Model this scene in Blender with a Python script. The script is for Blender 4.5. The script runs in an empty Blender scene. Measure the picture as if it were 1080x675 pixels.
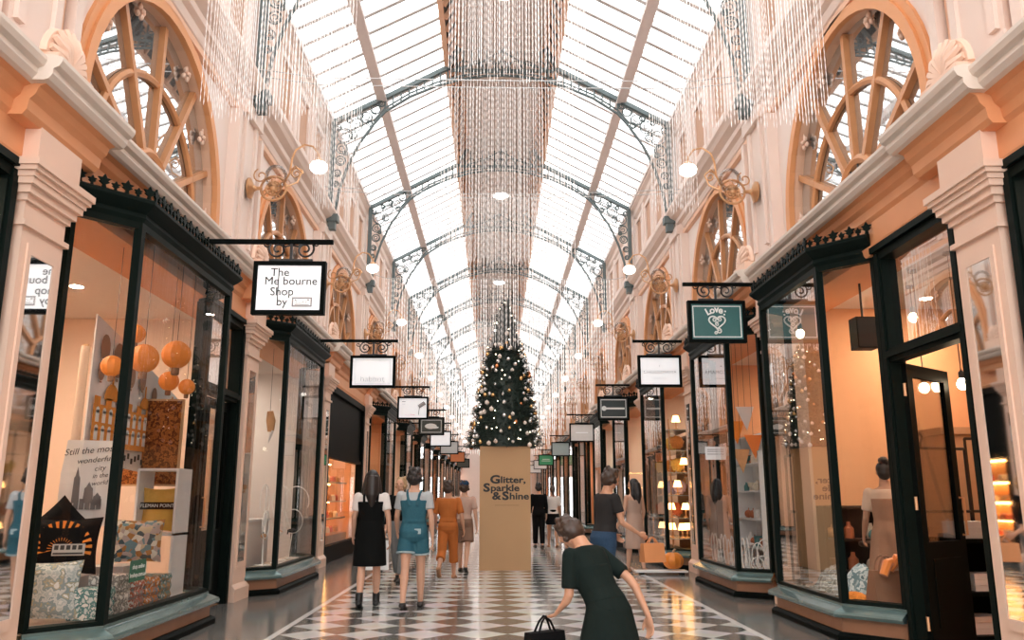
import bpy, bmesh, math, random
from mathutils import Vector, Matrix
R = random.Random(11)
C = bpy.context.scene.collection
PI = math.pi
X0 = 0.12            # centre line of the arcade
EYE = 1.35           # camera height
FPX = 871.0          # focal length in pixels of the 1080 px wide frame
# ------------------------------------------------------------------ camera basis
TH = math.atan2(525.0 - 337.5, FPX)
YA = math.atan2((540.0 - 522.0) * math.cos(TH), FPX)
FWD = Vector((math.sin(YA) * math.cos(TH), math.cos(YA) * math.cos(TH), math.sin(TH)))
RGT = Vector((math.cos(YA), -math.sin(YA), 0))
UPV = RGT.cross(FWD)
def at(px, py, Y):
    """point of the place at depth Y seen in direction px,py"""
    d = RGT * ((px - 540.0) / FPX) + UPV * ((337.5 - py) / FPX) + FWD
    return Vector((0, 0, EYE)) + d * (Y / d.y)
# ------------------------------------------------------------------ materials
def srgb(h):
    h = h.lstrip('#')
    f = lambda v: v / 12.92 if v <= .04045 else ((v + .055) / 1.055) ** 2.4
    return tuple(f(int(h[i:i + 2], 16) / 255) for i in (0, 2, 4))
MATS = {}
def mat(name, col, rough=.6, metal=0., var=.06, scale=9., bump=0., spec=.5, emit=None, es=0., sheen=0.):
    if name in MATS: return MATS[name]
    m = bpy.data.materials.new(name); m.use_nodes = True
    n, l = m.node_tree.nodes, m.node_tree.links
    b = n['Principled BSDF']
    b.inputs['Roughness'].default_value = rough; b.inputs['Metallic'].default_value = metal
    b.inputs['Specular IOR Level'].default_value = spec if rough < .8 or spec != .5 else .08
    if isinstance(col, str): col = srgb(col)
    tc = n.new('ShaderNodeTexCoord'); nz = n.new('ShaderNodeTexNoise')
    nz.inputs['Scale'].default_value = scale; nz.inputs['Detail'].default_value = 4
    l.new(tc.outputs['Object'], nz.inputs['Vector'])
    mx = n.new('ShaderNodeMixRGB'); mx.inputs['Color1'].default_value = (*[max(0, c * (1 - var)) for c in col], 1)
    mx.inputs['Color2'].default_value = (*[min(1, c * (1 + var)) for c in col], 1)
    l.new(nz.outputs['Fac'], mx.inputs['Fac']); l.new(mx.outputs['Color'], b.inputs['Base Color'])
    if bump:
        bp = n.new('ShaderNodeBump'); bp.inputs['Strength'].default_value = bump; bp.inputs['Distance'].default_value = .01
        l.new(nz.outputs['Fac'], bp.inputs['Height']); l.new(bp.outputs['Normal'], b.inputs['Normal'])
    if es:
        b.inputs['Emission Color'].default_value = (*(emit or col), 1); b.inputs['Emission Strength'].default_value = es
    if sheen: b.inputs['Sheen Weight'].default_value = sheen
    MATS[name] = m; return m
def glass_mat(name, tint=(1, 1, 1), ior=1.45, rough=0., gain=1.0):
    m = bpy.data.materials.new(name); m.use_nodes = True
    n, l = m.node_tree.nodes, m.node_tree.links; n.clear()
    o = n.new('ShaderNodeOutputMaterial'); t = n.new('ShaderNodeBsdfTransparent'); g = n.new('ShaderNodeBsdfGlossy')
    t.inputs['Color'].default_value = (*tint, 1); g.inputs['Roughness'].default_value = rough
    f = n.new('ShaderNodeFresnel'); f.inputs['IOR'].default_value = ior
    k = n.new('ShaderNodeMath'); k.operation = 'MULTIPLY'; k.inputs[1].default_value = gain; k.use_clamp = True
    x = n.new('ShaderNodeMixShader')
    l.new(f.outputs[0], k.inputs[0]); l.new(k.outputs[0], x.inputs[0]); l.new(t.outputs[0], x.inputs[1]); l.new(g.outputs[0], x.inputs[2]); l.new(x.outputs[0], o.inputs[0])
    MATS[name] = m; return m
def pattern_mat(name, cols, scale=14., kind='voronoi', rough=.8):
    """cloth or print: patches of several colours"""
    m = mat(name, cols[0], rough); n, l = m.node_tree.nodes, m.node_tree.links
    tc = n.new('ShaderNodeTexCoord'); cr = n.new('ShaderNodeValToRGB'); cr.color_ramp.interpolation = 'CONSTANT'
    if kind == 'voronoi':
        t = n.new('ShaderNodeTexVoronoi'); t.inputs['Scale'].default_value = scale
        l.new(tc.outputs['Object'], t.inputs['Vector'])
        sp = n.new('ShaderNodeSeparateColor'); l.new(t.outputs['Color'], sp.inputs[0]); l.new(sp.outputs[0], cr.inputs[0])
    elif kind == 'noise':
        t = n.new('ShaderNodeTexNoise'); t.inputs['Scale'].default_value = scale; t.inputs['Detail'].default_value = 3
        l.new(tc.outputs['Object'], t.inputs['Vector']); l.new(t.outputs['Fac'], cr.inputs[0])
    else:
        t = n.new('ShaderNodeTexWave'); t.inputs['Scale'].default_value = scale; t.inputs['Distortion'].default_value = 1.5
        l.new(tc.outputs['Object'], t.inputs['Vector']); l.new(t.outputs['Fac'], cr.inputs[0])
    e = cr.color_ramp.elements
    lo, hi = (.3, .7) if kind == 'noise' else (0., 1.)
    cs = [srgb(c) if isinstance(c, str) else c for c in cols]
    e[0].position = 0; e[0].color = (*cs[0], 1); e[1].position = lo + (hi - lo) / len(cs); e[1].color = (*cs[1], 1)
    for i, c in enumerate(cs[2:], 2):
        x = e.new(lo + (hi - lo) * i / len(cs)); x.color = (*c, 1)
    l.new(cr.outputs['Color'], n['Principled BSDF'].inputs['Base Color'])
    return m
M_CREAM = mat('cream_paint', (.80, .66, .585), .55, var=.04, scale=3, bump=.05)
M_UPPER = mat('pale_pink_paint', (.82, .70, .64), .55, var=.04, scale=2.5)
M_ORANGE = mat('apricot_paint', (.74, .34, .145), .5, var=.05, scale=4)
M_FRIEZE_SHADE = mat('shaded_frieze_orange', (.70, .32, .15), .55, var=.06, scale=4)  # shade under the cornice put into the paint as deeper orange
M_PEACH = mat('peach_paint', (.80, .50, .34), .5, var=.05, scale=4)
M_PIL = mat('pilaster_paint', (.80, .57, .445), .55, var=.04, scale=3, bump=.05)
M_CORN = mat('stone_cream_paint', (.72, .63, .55), .45, var=.06, scale=6)
M_BLACK = mat('black_green_paint', (.0035, .005, .0045), .5, var=.2, scale=7, spec=.03)
M_GREEN = mat('dark_green_paint', (.0045, .009, .0075), .45, var=.2, scale=7, spec=.06)
M_IRON = mat('wrought_iron', (.012, .012, .013), .4, var=.2)
M_TRUSS = mat('grey_green_iron', (.11, .145, .15), .5, var=.1)
M_BAR = mat('glazing_bar_paint', (.66, .64, .64), .5, var=.05)
M_PURLIN = mat('purlin_paint', (.76, .68, .66), .5, var=.05)
M_COPPER = mat('weathered_copper', (.16, .24, .235), .22, .55, var=.3, scale=5)
M_WOODPANEL = mat('brown_plinth_panel', (.30, .15, .085), .35, var=.2, scale=6)
M_MIRROR = mat('mirror_glass', (.85, .86, .86), .03, 1., var=.01)
M_WARMWALL = mat('shop_wall_paint', (.82, .64, .52), .7, var=.03)
M_WHITEWALL = mat('shop_white_wall', (.80, .74, .70), .7, var=.03)
M_ORANGEWALL = mat('shop_apricot_wall', (.70, .36, .18), .7, var=.04)
M_SHOPFLOOR = mat('shop_timber_floor', (.32, .17, .09), .4, var=.2, scale=6)
M_WHITE = mat('white_gloss', (.82, .82, .82), .35, var=.02)
M_GOLD = mat('gilt_metal', (.60, .34, .175), .38, .55, var=.15)
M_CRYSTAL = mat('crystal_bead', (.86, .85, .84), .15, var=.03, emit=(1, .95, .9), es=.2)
M_FARWASH = mat('far_wash_bead', (.86, .85, .84), .15, var=.03, emit=(1, .94, .89), es=.95)  # glow raised to wash the far end white in place of haze
M_GLASS = glass_mat('shop_glass', (.98, .98, .97), 1.45, 0., .62)
M_OPAL = mat('opal_globe', (1, .96, .9), .4, emit=(1, .93, .85), es=6., var=.01)
M_DOWN = mat('downlight_lens', (1, .93, .82), .4, emit=(1, .80, .60), es=800., var=.01)
M_DOWNW = mat('downlight_lens_white', (1, .95, .9), .4, emit=(1, .86, .72), es=620., var=.01)
# ------------------------------------------------------------------ mesh builder
class MB:
    """collects shapes; with side=-1/+1 the first coordinate is the distance from the centre line"""
    def __init__(s, side=None): s.v, s.f, s.mi, s.side, s.cur = [], [], [], side, 0
    def P(s, p):
        return (X0 + s.side * p[0], p[1], p[2]) if s.side else tuple(p)
    def add(s, vs, fs):
        o = len(s.v); s.v += [s.P(p) for p in vs]; s.f += [tuple(i + o for i in f) for f in fs]; s.mi += [s.cur] * len(fs); return s
    def box(s, a, b):
        x0, y0, z0 = a; x1, y1, z1 = b
        return s.add([(x0, y0, z0), (x1, y0, z0), (x1, y1, z0), (x0, y1, z0), (x0, y0, z1), (x1, y0, z1), (x1, y1, z1), (x0, y1, z1)],
                     [(0, 3, 2, 1), (4, 5, 6, 7), (0, 1, 5, 4), (1, 2, 6, 5), (2, 3, 7, 6), (3, 0, 4, 7)])
    def poly(s, pts): return s.add(pts, [tuple(range(len(pts)))])
    def prism(s, pts, d):
        n = len(pts); d = Vector(d); q = [tuple(Vector(p) + d) for p in pts]
        return s.add(list(pts) + q, [tuple(range(n))[::-1], tuple(range(n, 2 * n))] + [(i, (i + 1) % n, n + (i + 1) % n, n + i) for i in range(n)])
    def prof(s, pr, y0, y1):                 # profile in (first, z) run along y
        return s.prism([(a, y0, z) for a, z in pr], (0, y1 - y0, 0))
    def bar(s, a, b, w, h=None, up=(0, 0, 1)):   # rectangular bar from a to b
        a, b = Vector(a), Vector(b); h = h or w; d = (b - a).normalized(); u = Vector(up)
        if abs(d.dot(u)) > .97: u = Vector((0, 1, 0))
        r = d.cross(u).normalized(); u = r.cross(d)
        c = [r * (-w / 2) + u * (-h / 2), r * (w / 2) + u * (-h / 2), r * (w / 2) + u * (h / 2), r * (-w / 2) + u * (h / 2)]
        return s.prism([tuple(a + k) for k in c], tuple(b - a))
    def tube(s, pts, r, n=6, closed=False):
        pts = [Vector(p) for p in pts]; m = len(pts); vs, fs = [], []
        rr = r if isinstance(r, (list, tuple)) else [r] * m
        prev = None
        for i, p in enumerate(pts):
            if closed: d = pts[(i + 1) % m] - pts[i - 1]
            else: d = pts[min(i + 1, m - 1)] - pts[max(i - 1, 0)]
            d = d.normalized() if d.length > 1e-9 else Vector((0, 0, 1))
            if prev is None:
                u = Vector((0, 0, 1)) if abs(d.z) < .9 else Vector((1, 0, 0))
            else: u = prev
            u = (u - d * u.dot(d)); u = u.normalized() if u.length > 1e-6 else d.orthogonal().normalized()
            prev = u; w = d.cross(u)
            for k in range(n):
                t = 2 * PI * k / n; vs.append(tuple(p + (u * math.cos(t) + w * math.sin(t)) * rr[i]))
        for i in range(m if closed else m - 1):
            for k in range(n):
                a, b = i * n, ((i + 1) % m) * n
                fs.append((a + k, a + (k + 1) % n, b + (k + 1) % n, b + k))
        if not closed: fs += [tuple(range(n))[::-1], tuple(range((m - 1) * n, m * n))]
        return s.add(vs, fs)
    def ring(s, c, R_, r, ax='y', n=16, k=5, a0=0, a1=2 * PI):
        full = abs(a1 - a0 - 2 * PI) < 1e-6; cnt = n if full else n + 1; pts = []
        for i in range(cnt):
            t = a0 + (a1 - a0) * i / n; u, w = R_ * math.cos(t), R_ * math.sin(t)
            pts.append({'y': (c[0] + u, c[1], c[2] + w), 'x': (c[0], c[1] + u, c[2] + w), 'z': (c[0] + u, c[1] + w, c[2])}[ax])
        return s.tube(pts, r, k, full)
    def scroll(s, c, R_, r, turns=1.6, a0=0., sgn=1, n=26, k=5, ax='y'):
        pts = []
        for i in range(n + 1):
            f = i / n; t = a0 + sgn * turns * 2 * PI * f; q = R_ * (1 - .8 * f)
            u, w = q * math.cos(t), q * math.sin(t)
            pts.append((c[0] + u, c[1], c[2] + w) if ax == 'y' else (c[0], c[1] + u, c[2] + w))
        return s.tube(pts, r, k)
    def lathe(s, pr, c=(0, 0, 0), n=16, ax='z'):
        vs, fs = [], []
        for (r, z) in pr:
            for k in range(n):
                t = 2 * PI * k / n; a, b = r * math.cos(t), r * math.sin(t)
                vs.append({'z': (c[0] + a, c[1] + b, c[2] + z), 'x': (c[0] + z, c[1] + a, c[2] + b), 'y': (c[0] + a, c[1] + z, c[2] + b)}[ax])
        m = len(pr)
        for i in range(m - 1):
            for k in range(n): fs.append((i * n + k, i * n + (k + 1) % n, (i + 1) * n + (k + 1) % n, (i + 1) * n + k))
        fs += [tuple(range(n))[::-1], tuple(range((m - 1) * n, m * n))]
        return s.add(vs, fs)
    def ell(s, c, r, n=12, m=8, rot=None):
        vs, fs = [], []
        if not isinstance(r, (tuple, list)): r = (r, r, r)
        for i in range(m + 1):
            ph = PI * i / m
            for k in range(n):
                t = 2 * PI * k / n
                p = Vector((r[0] * math.sin(ph) * math.cos(t), r[1] * math.sin(ph) * math.sin(t), r[2] * math.cos(ph)))
                if rot is not None: p = rot @ p
                vs.append(tuple(Vector(c) + p))
        for i in range(m):
            for k in range(n): fs.append((i * n + k, i * n + (k + 1) % n, (i + 1) * n + (k + 1) % n, (i + 1) * n + k))
        return s.add(vs, fs)
    def loft(s, rings, cap=True):
        n = len(rings[0]); vs = [p for r in rings for p in r]; fs = []
        for i in range(len(rings) - 1):
            for k in range(n): fs.append((i * n + k, i * n + (k + 1) % n, (i + 1) * n + (k + 1) % n, (i + 1) * n + k))
        if cap: fs += [tuple(range(n))[::-1], tuple(range((len(rings) - 1) * n, len(rings) * n))]
        return s.add(vs, fs)
    def sweep(s, path, pr):
        """closed profile (out, z) swept along a path of (h, y); 'out' points to the arcade (smaller h)"""
        P = [Vector(p) for p in path]; N = []
        for i in range(len(P) - 1):
            d = (P[i + 1] - P[i]).normalized(); N.append(Vector((-d.y, d.x)) if True else None)
        rings = []
        for i, p in enumerate(P):
            a = N[max(i - 1, 0)]; b = N[min(i, len(N) - 1)]
            m = (a + b); m = m / max(m.length_squared / 2, .3) if m.length > 1e-6 else a
            rings.append([(p.x + m.x * o, p.y + m.y * o, z) for o, z in pr])
        return s.loft(rings)
    def mesh(s, name, mats, smooth=False, merge=True):
        me = bpy.data.meshes.new(name); me.from_pydata(s.v, [], s.f)
        for m in (mats if isinstance(mats, (list, tuple)) else [mats]): me.materials.append(m)
        me.polygons.foreach_set('material_index', s.mi)
        b = bmesh.new(); b.from_mesh(me)
        if merge: bmesh.ops.remove_doubles(b, verts=b.verts, dist=1e-5)
        bmesh.ops.recalc_face_normals(b, faces=b.faces); b.to_mesh(me); b.free()
        if smooth:
            me.polygons.foreach_set('use_smooth', [True] * len(me.polygons))
            try: me.set_sharp_from_angle(angle=math.radians(40))
            except Exception: pass
        me.update(); return me
    def build(s, name, mats, parent=None, smooth=False, loc=None, merge=True):
        o = bpy.data.objects.new(name, s.mesh(name, mats, smooth, merge)); C.objects.link(o)
        if loc is not None: o.location = loc
        if parent: o.parent = parent
        return o
def tag(o, label=None, cat=None, group=None, kind=None):
    if label: o['label'] = label
    if cat: o['category'] = cat
    if group: o['group'] = group
    if kind: o['kind'] = kind
    return o
def thing(name, label, cat, loc=(0, 0, 0), rz=0., group=None):
    o = bpy.data.objects.new(name, None); C.objects.link(o); o.location = loc; o.rotation_euler = (0, 0, rz)
    o.empty_display_size = .1
    return tag(o, label, cat, group)
def struct(mb, name, mats, parent=None, smooth=False, merge=True):
    o = mb.build(name, mats, parent, smooth, merge=merge)
    if not parent: o['kind'] = 'structure'
    return o
def dup(root, loc=None, rz=None, label=None, group=None):
    r = root.copy(); C.objects.link(r)
    if loc is not None: r.location = loc
    if rz is not None: r.rotation_euler = (0, 0, rz)
    if label: r['label'] = label
    if group: r['group'] = group
    for ch in list(root.children):
        c = ch.copy(); C.objects.link(c); c.parent = r
        for g in list(ch.children):
            d = g.copy(); C.objects.link(d); d.parent = c
    return r
def text(body, size, m, parent, loc, rot, ext=.002, bold=0., name='lettering', align='CENTER', space=1., shear=0.):
    cu = bpy.data.curves.new(name, 'FONT'); cu.body = body; cu.size = size; cu.extrude = ext; cu.offset = bold
    cu.align_x = align; cu.align_y = 'CENTER'; cu.space_character = space; cu.shear = shear; cu.resolution_u = 3
    cu.space_line = .9
    o = bpy.data.objects.new(name, cu); C.objects.link(o)
    dg = bpy.context.evaluated_depsgraph_get(); me = bpy.data.meshes.new_from_object(o.evaluated_get(dg))
    me.materials.clear(); me.materials.append(m); bpy.data.objects.remove(o)
    o = bpy.data.objects.new(name, me); C.objects.link(o); o.location = loc; o.rotation_euler = rot
    if parent: o.parent = parent
    return o
ORD = ['first', 'second', 'third', 'fourth', 'fifth', 'sixth', 'seventh', 'eighth', 'ninth', 'tenth', 'eleventh', 'twelfth', 'thirteenth', 'fourteenth', 'fifteenth', 'sixteenth', 'seventeenth']
SIDE = {-1: 'left', 1: 'right'}
PB = 5.65                                  # structural bay
PY = [6.15 + PB * k for k in range(-2, 15)]  # pilaster lines from behind the camera to the far end
YS, YE = -5.2, PY[-1]
# ================================================================== floor
fl = MB(); fl.box((-7.6, YS, -.2), (8, YE, 0)); 
def floor_mats():
    g = mat('grey_granite', (.15, .145, .135), .14, var=.35, scale=5, spec=.6)
    m = bpy.data.materials.new('chequer_tiles'); m.use_nodes = True
    n, l = m.node_tree.nodes, m.node_tree.links; b = n['Principled BSDF']
    tc = n.new('ShaderNodeTexCoord'); mp = n.new('ShaderNodeMapping'); ck = n.new('ShaderNodeTexChecker'); nz = n.new('ShaderNodeTexNoise')
    mp.inputs['Rotation'].default_value = (0, 0, math.radians(45)); mp.inputs['Location'].default_value = (.0, .0, .5)
    ck.inputs['Scale'].default_value = 1.0 / .4059
    ck.inputs['Color1'].default_value = (.72, .71, .69, 1); ck.inputs['Color2'].default_value = (.13, .132, .122, 1)
    mp.vector_type = 'POINT'
    l.new(tc.outputs['Object'], mp.inputs['Vector']); l.new(mp.outputs[0], ck.inputs['Vector'])
    nz.inputs['Scale'].default_value = 2.2; nz.inputs['Detail'].default_value = 6; l.new(tc.outputs['Object'], nz.inputs['Vector'])
    mx = n.new('ShaderNodeMixRGB'); mx.blend_type = 'MULTIPLY'; mx.inputs['Fac'].default_value = .35
    l.new(ck.outputs['Color'], mx.inputs['Color1']); l.new(nz.outputs['Color'], mx.inputs['Color2']); l.new(mx.outputs[0], b.inputs['Base Color'])
    b.inputs['Roughness'].default_value = .13; b.inputs['Specular IOR Level'].default_value = .45
    return g, m
M_GRAN, M_CHECK = floor_mats()
M_MARBLE = mat('white_marble_border', (.70, .68, .66), .14, var=.08, scale=3)
struct(fl, 'floor', M_GRAN)
# chequer band lies flush in the granite (origin shifted so a white tile's tip falls on the centre line)
b_ = MB(); b_.box((-2.30, YS - 0, -.05), (2.52, YE, .004))
ch = b_.build('floor_tiles', M_CHECK); ch['kind'] = 'structure'
ch.location = (.135, 8.82 - .574 * 20, 0)
for v in ch.data.vertices: v.co.y -= ch.location.y; 
for s_, x in ((-1, -2.2), (1, 2.66)):
    m_ = MB(); m_.box((x - .035, YS, -.05), (x + .035, YE, .006)); o = struct(m_, 'trim_' + ('1' if s_ < 0 else '2'), M_MARBLE)
# ================================================================== side walls
ZS, RA = 5.05, 1.80           # arch springing and radius
HU = 4.0                      # upper wall plane
TRN = [3]
def trim(mb, mats, smooth=False):
    o = struct(mb, 'trim_%d' % TRN[0], mats, smooth=smooth); TRN[0] += 1; return o
def arch_pts(yc, r, n=24): return [(yc - r * math.cos(PI * i / n), ZS + r * math.sin(PI * i / n)) for i in range(n + 1)]
LP = {-1: [-5.1, .5, 6.15, 11.8, 17.2, 22.7, 28.2, 33.8, 39.4, 45., 50.6, 56.2, 61.8, 67.4, 73., 78.6, 84.2, 90.],
      1: [-4.0, .9, 6.05, 10.95, 15.85, 20.8, 25.8, 30.8, 35.8, 40.8, 45.8, 50.8, 55.8, 60.8, 65.8, 70.8, 75.8, 80.8, 85.3]}
for s in (-1, 1):
    w = MB(s)                              # ---- upper wall with arched openings and deep reveals
    zt = 7.2
    for k in range(len(PY) - 1):
        ya, yb = PY[k], PY[k + 1]; yc = (ya + yb) / 2
        w.cur = 0
        a = arch_pts(yc, RA)
        w.poly([(HU, ya, 4.2), (HU, yc - RA, 4.2), (HU, yc - RA, zt), (HU, ya, zt)])
        w.poly([(HU, yc + RA, 4.2), (HU, yb, 4.2), (HU, yb, zt), (HU, yc + RA, zt)])
        for i in range(24):
            (y0, z0), (y1, z1) = a[i], a[i + 1]
            w.poly([(HU, y0, z0), (HU, y1, z1), (HU, y1, zt), (HU, y0, zt)])
        w.cur = 1
        rim = [(yc - RA, 4.2)] + a + [(yc + RA, 4.2)]
        for (y0, z0), (y1, z1) in zip(rim, rim[1:]):
            w.poly([(HU, y0, z0), (HU + .3, y0, z0), (HU + .3, y1, z1), (HU, y1, z1)])
    w.cur = 0
    # attic wall, its back, and the outer face that keeps the rooms dark
    for k in range(len(PY) - 1):
        ya, yb = PY[k], PY[k + 1]
        w.poly([(HU, ya, 7.2), (HU, yb, 7.2), (HU, yb, 9.9), (HU, ya, 9.9)])
    w.poly([(7.6, YS, 0), (7.6, YE, 0), (7.6, YE, 9.9), (7.6, YS, 9.9)])
    w.poly([(HU, YS, 9.9), (HU, YE, 9.9), (7.6, YE, 9.9), (7.6, YS, 9.9)])
    struct(w, 'wall_' + SIDE[s], [M_UPPER, M_PEACH], merge=False)
    # ---- arch surround mouldings
    t = MB(s)
    for k in range(len(PY) - 1):
        yc = (PY[k] + PY[k + 1]) / 2
        for r0, r1, d in ((RA + .0, RA + .13, .07), (RA + .13, RA + .22, .04)):
            pin = [(yc - r0, 4.3)] + arch_pts(yc, r0) + [(yc + r0, 4.3)]; pout = [(yc - r1, 4.3)] + arch_pts(yc, r1) + [(yc + r1, 4.3)]
            t.loft([[(HU + .01, *a), (HU - d, *a), (HU - d, *b), (HU + .01, *b)] for a, b in zip(pin, pout)])
    trim(t, M_ORANGE)
    # ---- frieze and main cornice, breaking forward over the pilasters
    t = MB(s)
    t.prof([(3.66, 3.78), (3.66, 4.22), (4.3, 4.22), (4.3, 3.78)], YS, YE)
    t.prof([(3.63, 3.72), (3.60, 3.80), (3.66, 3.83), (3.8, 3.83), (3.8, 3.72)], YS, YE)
    trim(t, M_FRIEZE_SHADE)
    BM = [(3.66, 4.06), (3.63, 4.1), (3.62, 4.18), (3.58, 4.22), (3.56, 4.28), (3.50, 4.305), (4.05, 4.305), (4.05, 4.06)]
    t = MB(s); t.prof(BM, YS, YE)  # bed mould: orange of its shaded underside laid on as colour
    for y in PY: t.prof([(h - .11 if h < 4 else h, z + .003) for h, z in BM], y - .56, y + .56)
    trim(t, M_FRIEZE_SHADE)
    CP = [(3.50, 4.30), (3.47, 4.31), (3.44, 4.35), (3.44, 4.39), (3.40, 4.41), (3.38, 4.45), (3.38, 4.48), (3.45, 4.50), (4.05, 4.53), (4.05, 4.30)]
    t = MB(s); t.prof(CP, YS, YE)
    for y in PY + ([] if s < 0 else []):
        t.prof([(h - .11 if h < 4 else h, z + .003) for h, z in CP], y - .62, y + .62)
    trim(t, M_CORN)
    # ---- upper pilasters with sunk centre, base block and shell
    t = MB(s)
    for y in PY:
        t.box((3.88, y - .36, 4.5), (4.02, y + .36, 7.2)); t.box((3.84, y - .30, 5.0), (3.9, y - .2, 7.05)); t.box((3.84, y + .20, 5.0), (3.9, y + .3, 7.05))
        t.box((3.82, y - .42, 4.5), (4.02, y + .42, 4.92)); t.box((3.8, y - .4, 6.95), (4.02, y + .4, 7.15))
        t.box((3.84, y - .62, 4.5), (4.02, y - .5, 6.9)); t.box((3.84, y + .5, 4.5), (4.02, y + .62, 6.9))
    trim(t, M_CREAM)
    t = MB(s)                              # orange hollows beside the pilasters
    for y in PY:
        for q in (-1, 1): t.box((3.93, y + q * .43 - .05, 4.5), (4.02, y + q * .43 + .05, 6.9))
    trim(t, M_PEACH)
    for y in PY[1:7]:                      # shells on the blocks over the cornice
        t = MB(s); n = 9
        t.box((3.50, y - .28, 4.5), (3.9, y + .28, 4.72))
        for i in range(n):
            a = PI * (i + .5) / n
            t.tube([(3.56, y, 4.73), (3.54, y + .15 * math.cos(a), 4.73 + .17 * math.sin(a)), (3.58, y + .27 * math.cos(a), 4.73 + .30 * math.sin(a))], [.02, .045, .03], 6)
        t.ring((3.62, y, 4.72), .28, .04, 'x', 14, 5, 0, PI)
        trim(t, M_PIL, True)
    # ---- upper cornice under the attic
    t = MB(s)
    UP = [(4.01, 7.05), (3.95, 7.1), (3.92, 7.2), (3.85, 7.24), (3.85, 7.34), (3.74, 7.4), (3.70, 7.46), (3.66, 7.5), (3.66, 7.56), (3.72, 7.6), (4.02, 7.64)]
    t.prof(UP, YS, YE)
    t.prof([(4.01, 9.35), (3.94, 9.42), (3.92, 9.55), (3.84, 9.62), (3.84, 9.78), (4.01, 9.8)], YS, YE)
    trim(t, M_CREAM)
    t = MB(s); t.prof([(4.01, 6.92), (3.93, 6.94), (3.93, 7.03), (4.01, 7.05)], YS, YE); t.prof([(4.01, 7.7), (3.94, 7.7), (3.94, 7.86), (4.01, 7.86)], YS, YE); trim(t, M_PEACH)
    # ---- attic: framed brown panels
    t = MB(s); t2 = MB(s)
    for k in range(len(PY) - 1):
        ya = PY[k]
        for j in range(4):
            yc = ya + PB * (j + .5) / 4
            t2.box((3.985, yc - .36, 8.1), (4.01, yc + .36, 9.12))
            for a, b, c, d in ((-.47, -.36, 8.0, 9.22), (.36, .47, 8.0, 9.22), (-.36, .36, 8.0, 8.1), (-.36, .36, 9.12, 9.22)):
                t.box((3.94, yc + a, c), (4.02, yc + b, d))
            t.box((3.93, yc + .62, 7.9), (4.02, yc + .79, 9.35))
    trim(t, M_UPPER); trim(t2, mat('attic_brown_panel', (.55, .33, .22), .6, var=.1))
    # ---- lower pilasters with caps, bases
    t = MB(s)
    for y in LP[s]:
        t.box((3.60, y - .29, .0), (3.95, y + .29, 3.72))
        t.prof([(3.60, .0), (3.55, .0), (3.55, .16), (3.60, .22)], y - .33, y + .33)
        for zz0, zz1, e in ((3.31, 3.35, .03), (3.50, 3.55, .025), (3.55, 3.61, .055), (3.61, 3.66, .085), (3.66, 3.70, .10), (3.70, 3.735, .125), (3.735, 3.79, .145)):
            t.box((3.60 - e, y - .29 - e, zz0), (3.66, y + .29 + e, zz1))
        for q in (-1, 1): t.box((3.585, y + q * .185 - .025, .5), (3.61, y + q * .185 + .025, 3.2))
        t.box((3.585, y - .16, 3.12), (3.61, y + .16, 3.2)); t.box((3.585, y - .16, .42), (3.61, y + .16, .5))
        t.box((3.54, y - .31, 3.78), (3.68, y + .31, 4.1))
        t.box((3.95, y - .1, 0), (7.6, y + .1, 3.9))
    trim(t, M_PIL)
    t = MB(s)
    for y in LP[s]: t.box((3.592, y - .155, .5), (3.603, y + .155, 3.12))
    trim(t, M_MIRROR)
# ================================================================== arched windows (one per bay and side)
M_ARCHGLASS = bpy.data.materials.new('arch_window_glass'); M_ARCHGLASS.use_nodes = True
_n, _l = M_ARCHGLASS.node_tree.nodes, M_ARCHGLASS.node_tree.links; _n.clear()
_o = _n.new('ShaderNodeOutputMaterial'); _d = _n.new('ShaderNodeBsdfDiffuse'); _g = _n.new('ShaderNodeBsdfGlossy'); _x = _n.new('ShaderNodeMixShader'); _z = _n.new('ShaderNodeTexNoise'); _b = _n.new('ShaderNodeBump')
_d.inputs['Color'].default_value = (.22, .22, .22, 1); _g.inputs['Color'].default_value = (.86, .89, .9, 1); _g.inputs['Roughness'].default_value = .02; _x.inputs[0].default_value = .72
_z.inputs['Scale'].default_value = 1.6; _b.inputs['Strength'].default_value = .04; _b.inputs['Distance'].default_value = .05
_l.new(_z.outputs['Fac'], _b.inputs['Height']); _va = _n.new('ShaderNodeVectorMath'); _va.inputs[1].default_value = (0, 0, -.075); _vn = _n.new('ShaderNodeVectorMath'); _vn.operation = 'NORMALIZE'; _l.new(_b.outputs[0], _va.inputs[0]); _l.new(_va.outputs[0], _vn.inputs[0]); _l.new(_vn.outputs[0], _g.inputs['Normal']); _l.new(_d.outputs[0], _x.inputs[1]); _l.new(_g.outputs[0], _x.inputs[2]); _l.new(_x.outputs[0], _o.inputs[0])  # roof reflection set by a tipped shading normal; the panes stay upright
M_SASH = mat('sash_wood', (.60, .28, .12), .4, var=.12)
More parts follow.
